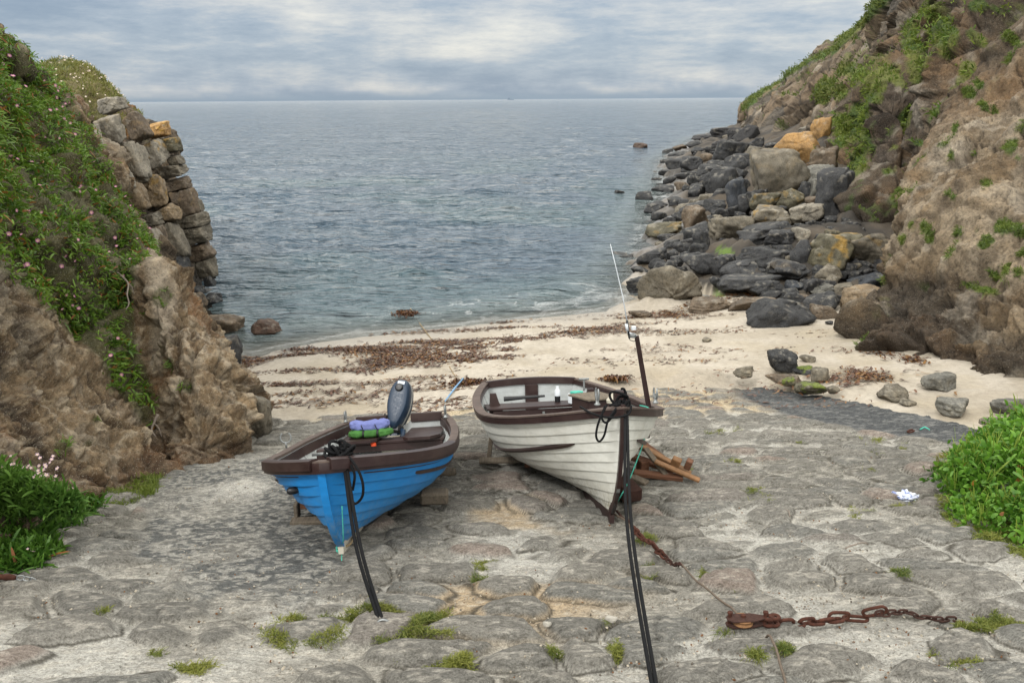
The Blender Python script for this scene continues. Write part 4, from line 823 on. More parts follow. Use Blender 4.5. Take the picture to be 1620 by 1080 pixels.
# bottom left succulents
def region_pts(poly,n,seed,z=lambda x,y:slip_top(x,y)):
    r=np.random.default_rng(seed); xs=[p[0] for p in poly]; ys=[p[1] for p in poly]; o_=[]
    pts=[S(*p) for p in poly]; pl=[(p[0],p[1]) for p in pts]; x0,x1=min(p[0] for p in pl),max(p[0] for p in pl); y0,y1=min(p[1] for p in pl),max(p[1] for p in pl)
    while len(o_)<n:
        X_=r.uniform(x0,x1,n); Y_=r.uniform(y0,y1,n); k=inpoly(X_,Y_,pl)
        for a,b in zip(X_[k],Y_[k]): o_.append([a,b,z(a,b)])
    return np.array(o_[:n])
PLT=[(-120,780),(40,778),(110,790),(160,806),(120,838),(70,852),(98,885),(60,908),(-120,930)]
q=region_pts(PLT,2300,51); edge_=np.clip(pdist(q[:,0],q[:,1],[tuple(S(*p)[:2]) for p in PLT[2:9]])/1.0,0,1); q[:,2]+=edge_*np.random.default_rng(3).uniform(.0,.42,len(q))
o=scatter_leaves('fleshy_plants',q,np.tile([.2,-.3,.6],(len(q),1)),7,.15,.020,lin(40,82,26),lin(78,120,38),lin(110,140,56),'leaf',52,droop=.25,spread=.45,up=.5,red=.01); tag(o,'thick fleshy-leaved green plants spilling onto the slipway at lower left','ground cover',kind='stuff')
PLT2=[(60,800),(150,790),(215,765),(262,762),(240,785),(190,800),(150,812)]
q=region_pts(PLT2,330,53); o=scatter_leaves('cliff_foot_grass',q,np.tile([0,0,1.],(len(q),1)),8,.09,.008,lin(70,98,34),lin(116,134,56),lin(150,150,80),'grass',54,droop=.3,spread=.5,up=.5); tag(o,'thin grass at the foot of the left cliff above the fleshy plants','grass',kind='stuff')
q=np.array([at(rg.normal(50,22),rg.normal(748,18),5.62+rg.uniform(0,.2)) for _ in range(32)]+[at(rg.normal(95,12),rg.normal(778,8),5.8) for _ in range(12)]+[at(x,y,5.2) for x,y in ((44,868),(30,895),(52,872))]); o=flowers('thrift_flower',q,np.tile([0,-.5,.7],(len(q),1)),.018,lin(205,175,205),55,5); tag(o,'cluster of pale lilac thrift flowers above the fleshy plants at lower left','flowers',kind='stuff')
# upper growth behind those plants
q=np.array([at(x,y,5.55+rg.uniform(0,.35)) for x,y in np.stack([rg.uniform(-60,130,1500),rg.uniform(735,815,1500)],1) if y>742+max(x-10,0)*.42])
o=scatter_leaves('fleshy_plants_upper',q,np.tile([.3,-.5,.6],(len(q),1)),6,.15,.019,lin(50,88,30),lin(90,126,48),lin(120,150,70),'leaf',57,droop=.3,spread=.4,up=.6); tag(o,'taller green strappy plants against the left cliff at the picture edge','ground cover',kind='stuff')
# right hand bush
BUSH=[(1480,770),(1500,745),(1545,715),(1570,690),(1640,640),(1760,700),(1760,900),(1640,880),(1560,850),(1505,820)]
pts=[S(*p) for p in BUSH]; r=np.random.default_rng(61)
q=region_pts(BUSH,3000,62); bd=pdist(q[:,0],q[:,1],[tuple(p[:2]) for p in pts]); hmax=np.clip(bd/.8,0,1)**.7*(.62+.30*fbm(q*2.2,3,4)+.25*sm(q[:,0],4.2,5.2)); q[:,2]+=hmax*np.sqrt(r.uniform(0,1,len(q)))
o=scatter_leaves('leafy_bush',q,np.tile([-.3,-.4,.5],(len(q),1)),8,.10,.034,lin(38,84,20),lin(98,142,42),lin(130,170,64),'leaf',63,droop=.4,spread=.6,up=.7,red=.012); tag(o,'bright green leafy bush at the right edge of the slipway','bush')
q=q[::4]; o2=scatter_leaves('bush_stem',q,np.tile([-.2,-.2,1.],(len(q),1)),4,.30,.009,lin(86,120,36),lin(140,160,64),lin(170,180,90),'grass',64,droop=.3,spread=.35,up=1.); o2.parent=o
GR=[(1470,750),(1490,728),(1545,712),(1570,722),(1560,745),(1500,755)]
q=region_pts(GR,420,65); o=scatter_leaves('bush_edge_grass',q,np.tile([-.4,0,.6],(len(q),1)),8,.13,.007,lin(104,112,48),lin(150,142,70),lin(170,160,90),'grass',66,droop=.5,spread=.4,up=.5); tag(o,'yellowish grass at the left edge of the leafy bush','grass',kind='stuff')
GR=[(1475,795),(1500,780),(1550,800),(1620,850),(1660,900),(1600,880),(1530,855),(1490,822)]
q=region_pts(GR,900,67); o=scatter_leaves('bush_foot_grass',q,np.tile([-.2,-.2,.8],(len(q),1)),7,.07,.007,lin(76,100,36),lin(128,134,58),lin(160,150,84),'grass',68,droop=.5,spread=.5,up=.3); tag(o,'short grass fringe in front of the leafy bush','grass',kind='stuff')
# ------------------------------------------------------------------ seaweed
_gx=np.linspace(-13,14,271); _gy=np.linspace(9,33,241); _GX,_GY=np.meshgrid(_gx,_gy,indexing='ij'); _GH=Hs(_GX,_GY); _GD=shore_d(_GX,_GY); _GN=fbm(np.stack([_GX*.5+_GY*.2,_GY*2.2,0*_GX],-1),3,7)
def _lk(T,x,y): return float(T[min(max(int((x+13)*10+.5),0),270),min(max(int((y-9)*10+.5),0),240)])
def weed(name,n,seed,fn,L=(.05,.25),w=(.012,.035),lift=.007,tone=0.):
    r=np.random.default_rng(seed); V=[];Fc=[];C=[];ca,cb,cc=lin(56,36,26),lin(100,62,34),lin(128,92,48); nb=0
    while nb<n:
        x,y,dirx=fn(r)
        z=_lk(_GH,x,y); 
        if y<13.4: z=max(z,slip_top(x,y))
        if z<-.25: continue
        z=max(z,.015)
        l=r.uniform(*L)*r.uniform(.5,1.2); a=dirx+r.normal()*.45; k=5; b=len(V); col=mix(ca,cb,r.uniform(0,1)) if r.uniform()>.2 else cc
        col=np.array(col)*(1-.4*tone)
        p=np.array([x,y,z+.008]); ww=r.uniform(*w)
        for i in range(k):
            s_=np.array([-math.sin(a),math.cos(a),r.normal()*.08]); wi=ww*(.25+math.sin(math.pi*(i+.4)/k))*r.uniform(.6,1.2)
            h=lift*math.sin(math.pi*i/(k-1))*r.uniform(0,1.6)+.004
            V+=[p+s_*wi/2+[0,0,h],p-s_*wi/2+[0,0,h+r.uniform(0,.01)]]; C+=[col*r.uniform(.7,1.2)]*2
            p=p+np.array([math.cos(a),math.sin(a),0])*l/k; a+=r.normal()*.4
        Fc+=[[b+2*i,b+2*i+1,b+2*i+3,b+2*i+2] for i in range(k-1)]; nb+=1
    return mesh_obj(name,V,np.array(Fc),M['weed'],smooth=False,col=np.array(C))
def line_w(pl,sd,dens=None):
    P_=[onG(*p)[:2] for p in pl]; P_=np.array(P_); seg=np.linalg.norm(np.diff(P_,axis=0),axis=1); cs=np.cumsum(seg)/seg.sum()
    def fn(r):
        i=int(np.searchsorted(cs,r.uniform())); t=r.uniform(); p=P_[i]*(1-t)+P_[i+1]*t; d=P_[i+1]-P_[i]
        q_=p+np.array([r.normal()*.15,r.normal()*sd]); return q_[0],q_[1],math.atan2(d[1],d[0])
    return fn
def field(r):
    while True:
        x,y=r.uniform(-7,8),r.uniform(12,22.5); d=_lk(_GD,x,y)
        if d<.2: continue
        dn_=(.9*math.exp(-((d-2.4)/1.3)**2)+.45*math.exp(-d/7))*(1.1 if x<0 else .42)*max(0,_lk(_GN,x,y)*2.2+.25)
        if r.uniform()<dn_: return x,y,.46
o=weed('seaweed',9000,71,field,(.06,.3),(.012,.04)); tag(o,'brown seaweed scraps strewn in lines over the beach','seaweed',kind='stuff')
parts=[([(455,556),(500,553),(540,552)],.10,260),([(540,556),(600,556),(660,560),(720,566),(760,560)],.32,1500),([(560,575),(610,572),(680,568)],.25,700),([(600,545),(670,540),(720,544)],.1,260),([(700,555),(760,547),(820,540),(860,535)],.14,420),([(420,568),(460,562),(505,560)],.08,180),([(430,590),(520,585),(600,588)],.10,260),([(860,530),(900,525),(960,520)],.06,120),([(370,585),(400,575),(420,568)],.15,200),([(1330,585),(1360,590),(1400,600)],.15,160),([(1300,605),(1350,600),(1385,592)],.2,220),([(1380,560),(1410,562),(1450,572)],.12,140),([(560,610),(640,600),(700,596)],.08,150),([(400,630),(480,622),(560,618)],.10,170),([(780,600),(830,590),(880,588)],.06,60)]
for k,(pl,sd,n_) in enumerate(parts[:9]): pass
def multi(r):
    w=np.array([p[2] for p in parts],float); i=r.choice(len(parts),p=w/w.sum()); return MF[i](r)
MF=[line_w(pl,sd) for pl,sd,_ in parts]
o=weed('seaweed_wrack',3600,72,multi,(.08,.34),(.014,.045),.022); tag(o,'thick brown band of tangled seaweed along the high water mark','seaweed',kind='stuff')
def clump(x,y,sx,sy,n_,seed,lb,z0=0):
    P_=onG(x,y)
    o=weed('seaweed_clump',n_,seed,lambda r:(P_[0]+r.normal()*sx,P_[1]+r.normal()*sy,r.uniform(0,.9)),(.08,.25),(.02,.05),.05,.3); return tag(o,lb,kind='stuff')
clump(738,608,.16,.10,260,73,'clump of dark seaweed at the end of the pale rope on the sand'); clump(640,506,.16,.12,220,74,'clump of brown seaweed at the water edge beside the rope'); clump(972,602,.14,.07,160,75,'brown seaweed clump on the sand right of the white boat stern')
# ------------------------------------------------------------------ boats
def hull(u,v,side,p):
    L,B,tw,um,e,D,sb,ss,rake=p
    u,v=np.broadcast_arrays(np.asarray(u,float),np.asarray(v,float))
    t=np.clip(1-u/um,0,1); q=np.clip((u-um)/(1-um),0,1)
    bs=B/2*(1-t**e)*(1-(1-tw)*q**2); zs=D+sb*t**1.6+ss*q**2
    xs=rake*(1-v)+0.22*(1-v)**4
    x=u*L+(1-u)**3*xs
    w=np.clip(u/.55,0,1); w=w*w*(3-2*w)*(1-.25*q**2)
    th=v*np.pi/2; y=(1-w)*v**(.88 if B>1.7 else .74)+w*np.sin(th)**.95; z=(1-w)*v+w*(.25*v+.75*(1-np.cos(th)))
    return np.stack([side*bs*y,x,zs*z],-1)
def hnorm(u,v,side,p):
    h=.004; a=hull(np.clip(u+h,0,1),v,side,p)-hull(np.clip(u-h,0,1),v,side,p); b=hull(u,np.clip(v+h,0,1),side,p)-hull(u,np.clip(v-h,0,1),side,p)
    n=np.cross(a,b); n/=np.linalg.norm(n,axis=-1,keepdims=True)+1e-9
    ref=np.zeros_like(n); ref[...,0]=side; ref[...,1]=-.3; ref[...,2]=-.3; s_=np.sign((n*ref).sum(-1,keepdims=True)); return n*np.where(s_==0,1,s_)
class Boat:
    def __init__(s,name,v,label):
        s.q=v[:6]; s.p=v[6:]; bx,by,bz,yaw,pit,rol=s.q
        s.R=rot('z',-yaw)@rot('x',-pit)@rot('y',-rol); s.o=np.array([bx,by,bz]); s.root=empty(name,(bx,by,bz)); s.root.rotation_euler=Matrix(s.R.tolist()).to_euler(); tag(s.root,label,'rowing boat')
    def loc(s,px,py,z):   # pixel -> local point on plane up=z
        r=s.R.T@ray(px,py); c=s.R.T@(np.array([0,0,CZ])-s.o); t=(z-c[2])/r[2]; return c+r*t
    def wor(s,P): return np.asarray(P)@s.R.T+s.o
    def at_y(s,px,py,aft):
        r=s.R.T@ray(px,py); c=s.R.T@(np.array([0,0,CZ])-s.o); t=(aft-c[1])/r[1]; return c+r*t
    def half(s,aft,z):
        u=min(max(aft/s.p[0],0.02),1); vv=np.linspace(0,1,60); P=hull(u,vv,1,s.p); return float(np.interp(z,P[:,2],P[:,0]))
    def shell(s,mat_o,mat_i,NS,t=.014,stem=.05):
        NU=57; U=np.linspace(0,1,NU)**1.15; VV=[];FF=[];b=0
        for side in (-1,1):
            for k in range(NS):
                rows=[]; v0,v1=(k/NS)**.92,((k+1)/NS)**.92
                for j,(vv,off) in enumerate(((v0,-.004),(v0,t),(v0*.66+v1*.34,t*.7),(v0*.33+v1*.67,t*.35),(v1,0.0))):
                    n=hnorm(U,np.full(NU,min(max(vv,.01),.995)),side,s.p); tp=sm(U,.0,stem)[:,None]
                    rows.append(hull(U,np.full(NU,vv),side,s.p)+n*(off*tp))
                # separate vertices for the ledge so that the lap stays crisp
                A=np.stack([rows[0],rows[1]]); Bq=np.stack(rows[1:])
                for G_ in ((A,Bq) if k>0 else (Bq,)):
                    m=G_.shape[0]; f=gridfaces(m,NU,flip=(side<0)); VV.append(G_.reshape(-1,3)); FF.append(f+b); b+=m*NU
        o=mesh_obj('hull',np.concatenate(VV),np.concatenate(FF),mat_o,s.root)
        VV=[];FF=[];b=0
        for side in (-1,1):
            vs=np.linspace(.0,1,16); G_=np.stack([hull(U[1:],np.full(NU-1,a),side,s.p)-hnorm(U[1:],np.full(NU-1,min(max(a,.02),.995)),side,s.p)*.022*sm(U[1:],0,.06)[:,None] for a in vs])
            VV.append(G_.reshape(-1,3)); FF.append(gridfaces(16,NU-1,flip=(side>0))+b); b+=16*(NU-1)
        mesh_obj('inner_planking',np.concatenate(VV),np.concatenate(FF),mat_i,s.root)
        # ribs
        for side in (-1,1):
            for u in np.linspace(.14,.9,11):
                vs=np.linspace(.1,.97,14); n=hnorm(np.full(14,u),vs,side,s.p); P=hull(u,vs,side,s.p)-n*.026
                MB().tube(P,.011,6).build('rib',mat_i,s.root,True)
    def rail(s,name,mt,sec,u0=0.,u1=1.,sides=(-1,1),v=1.,both=True,taper=False,nofs=0.):
        n=60; 
        if both: U=np.concatenate([np.linspace(u1,u0,n),np.linspace(u0,u1,n)[1:]]); P=np.concatenate([hull(np.linspace(u1,u0,n),v,-1,s.p),hull(np.linspace(u0,u1,n),v,1,s.p)[1:]]); runs=[(P,-1)]
        else: runs=[(hull(np.linspace(u0,u1,n),v,sd,s.p),sd) for sd in sides]
        m=MB()
        for P,sd in runs:
            T=np.gradient(P,axis=0); T[:,2]=0; T/=np.linalg.norm(T,axis=1)[:,None]
            if both:
                k=n-1; T[k]=[1,0,0]
                for j in range(1,4): T[k-j]=T[k-j]*(j/4)+T[k]*(1-j/4); T[k+j]=T[k+j]*(j/4)+T[k]*(1-j/4)
                T/=np.linalg.norm(T,axis=1)[:,None]
            O=np.stack([T[:,1],-T[:,0],0*T[:,0]],1)*(1 if (both or sd>0) else -1)
            V=[];K=len(sec); mm=len(P)
            for i in range(mm):
                f=1. if not taper else min(1,min(i,mm-1-i)/3+.25)
                for a,b in sec: V.append(P[i]+O[i]*a*(f if taper else 1)+np.array([0,0,b*(f if taper else 1)]))
            Fs=[[i*K+j,i*K+(j+1)%K,(i+1)*K+(j+1)%K,(i+1)*K+j] for i in range(mm-1) for j in range(K)]+[list(range(K))[::-1],[(mm-1)*K+j for j in range(K)]]
            if (not both and sd<0): Fs=[f[::-1] for f in Fs]
            m.add(V,Fs)
        return m.build(name,mt,s.root,angle=35)
    def spine(s,name,mt,w,dep,path,flip=1):
        P=np.asarray(path); T=np.gradient(P,axis=0); T/=np.linalg.norm(T,axis=1)[:,None]+1e-9; O=np.stack([0*T[:,0],-T[:,2],T[:,1]],1)*flip
        V=[];dep=np.broadcast_to(dep,(len(P),))
        for i in range(len(P)):
            for a,b in ((-w/2,-.02),(w/2,-.02),(w*.36,dep[i]),(-w*.36,dep[i])): V.append(P[i]+np.array([a,0,0])+O[i]*b)
        Fs=[[i*4+j,i*4+(j+1)%4,(i+1)*4+(j+1)%4,(i+1)*4+j] for i in range(len(P)-1) for j in range(4)]+[[3,2,1,0],[(len(P)-1)*4+j for j in range(4)]]
        m=MB().add(V,Fs); o=m.build(name,mt,s.root,angle=40); return o
    def stempath(s,v0=0.,v1=1.,n=26): return hull(0.,np.linspace(v1,v0,n),1,s.p)*np.array([0,1,1])
    def transom(s,mt,notch=0.,arch=.04,th=.035,name='transom',inset=.0):
        vs=np.linspace(0,1,18); R_=hull(1.,vs,1,s.p); w=R_[-1,0]; z=R_[-1,2]; xs=np.linspace(w,-w,13)[1:-1]
        top=[(x,z+arch*(1-(x/w)**2)-(notch if abs(x)<.11 else 0)) for x in xs]
        out=[(a,b) for a,_,b in R_]+top+[(-a,b) for a,_,b in R_[::-1]][:-1]
        return MB().prism(out,(0,s.p[0]+inset,0),(1,0,0),(0,0,1),(0,1,0),th).build(name,mt,s.root)
    def board(s,name,mt,aft,z,dep,th=.03,w=None,x0=None,x1=None,parent=None):
        h=min(s.half(aft-dep/2,z),s.half(aft+dep/2,z))-.02 if w is None else w/2
        a=-h if x0 is None else x0; b=h if x1 is None else x1
        return MB().box(((a+b)/2,aft,z-th/2),(b-a,dep,th)).build(name,mt,s.root)
def uv_at(B,px,py,side):
    U,V_=np.meshgrid(np.linspace(.02,1,120),np.linspace(.2,1,100),indexing='ij'); P=proj(B.wor(hull(U,V_,side,B.p)+hnorm(U,V_,side,B.p)*.02)); Nn=hnorm(U,V_,side,B.p)@B.R.T; W_=B.wor(hull(U,V_,side,B.p)); f=((np.array([0,0,CZ])-W_)*Nn).sum(-1)
    d=np.hypot(P[...,0]-px,P[...,1]-py)+(f<0)*50; i=np.unravel_index(d.argmin(),d.shape); return U[i],V_[i]
def strip(B,name,mt,side,a,b,w=.035,th=.04,u1=1.):
    ua,va=uv_at(B,*a,side); ub,vb=uv_at(B,*b,side)
    if ua>ub: ua,va,ub,vb=ub,vb,ua,va
    U=np.linspace(ua,u1,50); V_=va+(vb-va)*(U-ua)/(ub-ua+1e-6); V_=np.clip(V_,.3,.92)
    for sd in (-1,1):
        P=hull(U,V_,sd,B.p); Nn=hnorm(U,V_,sd,B.p); T=np.gradient(P,axis=0); T/=np.linalg.norm(T,axis=1)[:,None]; Bn=np.cross(T,Nn); K=4; V=[]
        for i in range(50):
            f=min(1,min(i,49-i)/2+.4)
            for x,y in ((-.5,-.002),(-.5,th/w*.8),(.5,th/w),(.5,-.002)): V.append(P[i]+Bn[i]*x*w*f+Nn[i]*y*w*f)
        m=MB().add(V,[[i*4+j,i*4+(j+1)%4,(i+1)*4+(j+1)%4,(i+1)*4+j] for i in range(49) for j in range(4)]+[[3,2,1,0],[196,197,198,199]]); o=m.build(name,mt,B.root,angle=40)
        bm=bmesh.new(); bm.from_mesh(o.data); bmesh.ops.recalc_face_normals(bm,faces=bm.faces); bm.to_mesh(o.data); bm.free()
# ---- white boat
WB=Boat('clinker_boat',[0.92,5.875,2.307,-0.172,0.212,-0.019,3.991,1.809,0.657,0.526,2.079,0.653,0.336,0.046,0.15],'cream white clinker boat with dark brown rails and a pole, hauled up on the slipway')
p=WB.p; L=p[0]
WB.shell(M['white'],M['inner'],10,.016,.035)
WB.rail('gunwale',M['brown'],[(.04,-.055),(.042,.006),(.0,.008),(.0,-.06)])
WB.rail('rail_top',M['railwood'],[(.052,.004),(.052,.018),(-.04,.022),(-.04,.004)])
WB.rail('inner_band',M['brown'],[(-.02,-.05),(-.02,.004),(-.042,.004),(-.042,-.05)],.03,1.,both=False)
strip(WB,'rubbing_strake',M['brown'],-1,(908,702),(800,711))
WB.rail('inner_rail',M['brown'],[(-.03,-.045),(-.03,-.015),(-.055,-.015),(-.055,-.045)],.06,1.,both=False)
sp=WB.stempath(0,1.03)
WB.spine('stem',M['brown'],.034,np.linspace(.035,.05,26),sp+np.array([0,-.0,0]))
kp=np.array([[0,a,0] for a in np.linspace(sp[-1][1]-.02,L,30)]); WB.spine('keel',M['brown'],.05,.085,kp,-1)
WB.spine('stem_band',M['steel'],.03,np.full(8,.072),sp[18:26]+np.array([0,-.0,0]))
WB.transom(M['inner'],arch=.03,inset=-.02)
z1=hull(1.,1.,1,p)[2]; w1=hull(1.,1.,1,p)[0]
MB().prism([(x,z1+.03*(1-(x/w1)**2)-.055) for x in np.linspace(-w1,w1,15)]+[(x,z1+.03*(1-(x/w1)**2)+.03) for x in np.linspace(w1,-w1,15)],(0,L-.02,0),(1,0,0),(0,0,1),(0,1,0),.085).build('transom_cap',M['brown'],WB.root)
MB().box((0,L-.055,z1-.20),(.17,.03,.34)).build('transom_pad',M['brown'],WB.root)
for sd in (-1,1):
    h=WB.half(L-.25,z1-.05)
    MB().prism([(0,.02),(-.07,.02),(-.10,-.08),(-.15,-.2),(-.24,-.27),(-.26,-.31),(0.02,-.31)],(sd*(h-.02),L-.75,z1-.04),(sd,0,0),(0,0,1),(0,1,0),.05).build('quarter_knee',M['brown'],WB.root)
zt=.40
zt=.53; ab=WB.loc(842,639,zt)[1]; WB.board('stern_bench',M['brown'],ab,zt,.34)
hw=WB.half(ab-.16,zt-.2)-.03; MB().box((0,ab-.14,zt-.17),(hw*1.96,.03,.26)).build('locker_front',M['brown'],WB.root)
MB().box((-.03,ab-.16,zt-.1),(.03,.012,.06)).build('locker_latch',M['steel'],WB.root)
WB.board('thwart',M['brown'],1.75,.43,.22)
WB.board('floor_board',M['inner'],2.5,.13,1.5,.015,w=.55)
MB().prism([(-.07,-.14),(.07,-.14),(.22,.06),(-.22,.06)],(0,.32,.84),(1,0,0),(0,1,0),(0,0,1),.03).build('fore_deck',M['brown'],WB.root)
c=WB.loc(992,630,.98+.0); bx_=.07
MB().box((.06,.26,.93),(.10,.10,.34),bev=.012).build('mooring_post',M['brown'],WB.root)
# engine box (brown, slanted lid)
e0=WB.loc(943,628,.72)
bx=MB().box((e0[0],e0[1]+.1,.50),(.34,.42,.40),rot('z',.25)); ob=bx.build('engine_box',M['brown'],WB.root); 
MB().box((e0[0],e0[1]+.1,.715),(.40,.48,.025),rot('z',.25)).build('box_lid',M['greywood'],ob)
def horn(B,px,py,z,parent=None,mt='steel',sc=1.,name='rowlock'):
    g=B.loc(px,py,z); m=MB().lathe([(0,.022*sc),(.01,.03*sc),(.03,.016*sc),(.10*sc,.012*sc)],g,(0,0,1),10)
    for sg in (-1,1): m.tube([g+np.array([0,sg*a,b])*sc for a,b in ((0,.05),(.03,.055),(.045,.09),(.045,.13),(.038,.155))],[.011*sc,.012*sc,.012*sc,.011*sc,.006*sc],8)
    return m.build(name,M[mt],B.root,angle=50)
horn(WB,945,641,.79,sc=1.1); horn(WB,1037,638,.80)
# second pair further aft is unshipped; aerial pole stands by the starboard rail
g=WB.loc(1026,642,.72); base=WB.wor(g); top=at(1007,531,base[1]-.02)
pole=empty('wooden_pole',tuple(base)); tag(pole,'brown wooden pole rising from the white boat rail with a thin white rod on top','pole')
def inl(o,parent):
    o.parent=parent; o.matrix_parent_inverse=Matrix.Identity(4); return o
def local(P,o): return np.asarray(P)-np.array(o.location)
b_=base-np.array([0,0,.35]); 
MB().tube([local(b_,pole),local(base,pole),local(top,pole)],[.031,.030,.026],6,flat=.75).build('pole_shaft',M['redwood'],pole)
bpy.data.objects['pole_shaft'].data.materials[0]=M['brown']
Yp=top[1]; A=lambda x,y,dy=0.: local(at(x,y,Yp+dy),pole)
MB().tube([A(996,535),A(993,520),A(992,507)],[.010,.013,.012],8).build('rod_butt',M['black'],pole,True)
MB().tube([A(992.6,523),A(991,512)],[.016,.016],8).build('rod_sleeve',M['sticker'],pole,True)
MB().tube([A(992,508),A(985,468),A(975,425),A(965.5,386)],[.007,.006,.0045,.003],6).build('white_rod',M['sticker'],pole,True)
MB().lathe([(0,.02),(.012,.035),(.04,.035),(.045,.02)],A(1001,527),(0,0,-1),12).build('pole_fitting',M['steel'],pole,angle=40)  # round fitting of the whip aerial at the pole head
MB().lathe([(0,.026),(.03,.024)],A(1002.5,521),(0,0,1),10).build('fitting_cap',M['sticker'],pole,angle=40)
MB().tube([A(992,525),A(1000,528),A(1007,531)],.008,6).build('clamp_arm',M['sticker'],pole,True)
MB().tube([A(994,533),A(997,538),A(1003,540),A(1007,537)],.004,6).build('coil_wire',M['black'],pole,True)
# loose gear in the white boat
def thing1(m,name,mt,lb,cat,**k):
    o=m.build(name,mt,**k); return tag(o,lb,cat)
def world_mb(B,m):
    m.v=[B.wor(v) for v in m.v]; return m
g=WB.at_y(882,626,3.28); m=MB().lathe([(-.12,.035),(0,.036),(.001,.034)],g,(0,0,1),12); bo=world_mb(WB,m).build('bottle',M['black'],angle=40); tag(bo,'black and white bottle standing on the stern bench of the white boat','bottle')
m=MB().lathe([(0.,.036),(.07,.036),(.09,.02),(.12,.02)],g,(0,0,1),12); world_mb(WB,m).build('bottle_top',M['sticker'],bo,angle=40)
g1,g2=WB.at_y(797,631,3.1),WB.at_y(862,626,3.02); thing1(world_mb(WB,MB().tube([g1,g1*.6+g2*.4,g2],[.03,.022,.014],8)),'oar_handle',M['black'],'dark oar loom lying across the stern bench of the white boat','oar')
g=WB.loc(912,630,.60); cr=world_mb(WB,MB().box(g,(.16,.14,.12),rot('z',.3))).build('gear_crate',M['sticker']); tag(cr,'small white and green crate of gear beside the brown box in the white boat','crate')
world_mb(WB,MB().box(g+np.array([.0,-.01,.075]),(.13,.10,.03),rot('z',.3))).build('green_lid',M['teal'],cr)
g=WB.loc(924,618,.72); t_=world_mb(WB,MB().tube([g,g+np.array([0,0,.14])],.012,8)).build('pump_rod',M['steel']); tag(t_,'steel T-handled bilge pump standing by the brown box in the white boat','pump')
world_mb(WB,MB().tube([g+np.array([-.06,0,.14]),g+np.array([.06,0,.14])],.014,8)).build('pump_handle',M['steel'],t_)
g=WB.loc(968,637,.86); thing1(world_mb(WB,MB().lathe([(0,.05),(.03,.055),(.06,.03),(.10,.012)],g,(0,0,1),12)),'deck_light',M['pale'],'small white domed fitting on the fore deck of the white boat','fitting',angle=40)
g=WB.loc(973,632,.86); thing1(world_mb(WB,MB().tube([g,g+np.array([0,0,.10])],[.02,.012],8)),'wooden_peg',M['ochrewood'],'short ochre wooden peg beside the mooring post of the white boat','peg')
# teal twine down the starboard bow
pt=[WB.wor(WB.loc(1012,641,.80)),WB.wor(WB.loc(1024,644,.80))]
e_=[(1026,650),(1022,680),(1016,705),(1006,732),(994,762),(981,786)]
yy0=pt[1][1]
for k,(x,y) in enumerate(e_): pt.append(at(x,y,yy0-.13-.115*k-(.0 if k<5 else .0)))
pt.append(S(976,800)+np.array([0,0,.03]))
thing1(MB().tube(catmull(pt,40),.0055,6),'twine',M['teal'],'thin teal twine hanging over the starboard bow of the white boat','twine',smooth=True)
# ---- blue boat
BB=Boat('clinker_boat',[-1.334,5.022,2.535,0.013,0.258,0.065,3.618,1.566,0.665,0.486,2.773,0.523,0.181,0.027,0.194],'bright blue clinker boat with a thick brown rail and outboard motor on the slipway')
p=BB.p; L=p[0]
BB.shell(M['blue'],M['inner'],8,.024,.06)
BB.rail('gunwale',M['brown'],[(.040,-.066),(.045,.0),(.035,.018),(.0,.018),(.0,-.07)])
BB.rail('rail_top',M['railwood'],[(.038,.012),(.034,.024),(-.04,.024),(-.04,.0)])
BB.rail('rail_cap',M['brown'],[(.058,-.04),(.058,.035),(.03,.045),(-.02,.045),(-.02,.02),(.04,.02),(.045,-.04)],.01,.42,sides=(1,),both=False)
BB.rail('rail_cap',M['brown'],[(.058,-.04),(.058,.03),(.03,.04),(-.02,.04),(-.02,.02),(.04,.02),(.045,-.04)],.01,.22,sides=(-1,),both=False)
BB.rail('inner_rail',M['brown'],[(-.03,-.10),(-.03,-.015),(-.055,-.015),(-.055,-.10)],.06,1.,both=False)
strip(BB,'rubbing_strake',M['brown'],1,(654,748),(700,738),.03,.03)
sp=BB.stempath(0,1.0)
BB.spine('stem',M['blue'],.055,np.linspace(.03,.05,26),sp)
kp=np.array([[0,a,0] for a in np.linspace(sp[-1][1]-.02,L,30)]); BB.spine('keel',M['pale'],.05,.07,kp,-1)
BB.transom(M['inner'],notch=.10,arch=.02,inset=-.02)
z1=hull(1.,1.,1,p)[2]; w1=hull(1.,1.,1,p)[0]
for sg in (-1,1):
    MB().box((sg*(w1+.13)/2*.98,L-.02,z1-.0),(w1-.16,.08,.10)).build('transom_cap',M['brown'],BB.root)
    MB().prism([(.14,0),(w1-.03,0),(w1+.02,-.3),(w1+.02,-.62),(w1-.08,-.75),(.2,-.75),(.14,-.68)],(0,L-.06,z1-.13),(sg,0,0),(0,1,0),(0,0,1),.03).build('stern_seat',M['brown'],BB.root)
MB().box((0,L-.30,z1-.28),(.27,.5,.20)).build('motor_well',M['pale'],BB.root)
def _th(px,py,z): return BB.loc(px,py,z)[1]
zt=.40; a1=_th(640,692,zt)
BB.board('thwart',M['brown'],a1,zt,.24,.035); h=BB.half(a1,zt-.06)-.03
MB().box((0,a1-.10,zt-.075),(h*2,.03,.08)).build('thwart_beam',M['brown'],BB.root)
BB.board('thwart',M['brown'],1.15,.40,.22,.035)
BB.board('floor_board',M['inner'],2.2,.12,1.3,.015,w=.5)
MB().box((BB.half(.34,.6)*-.25,.42,.60),(.09,.09,.30),bev=.012).build('mooring_post',M['brown'],BB.root)
MB().prism([(-.07,-.1),(.07,-.1),(.2,.08),(-.2,.08)],(0,.26,.64),(1,0,0),(0,1,0),(0,0,1),.03).build('breasthook',M['brown'],BB.root)
g=BB.loc(521,717,.73); MB().tube([g+np.array([-.13,0,.0]),g+np.array([.12,.0,.0])],.013,8).build('cleat',M['steel'],BB.root,True)
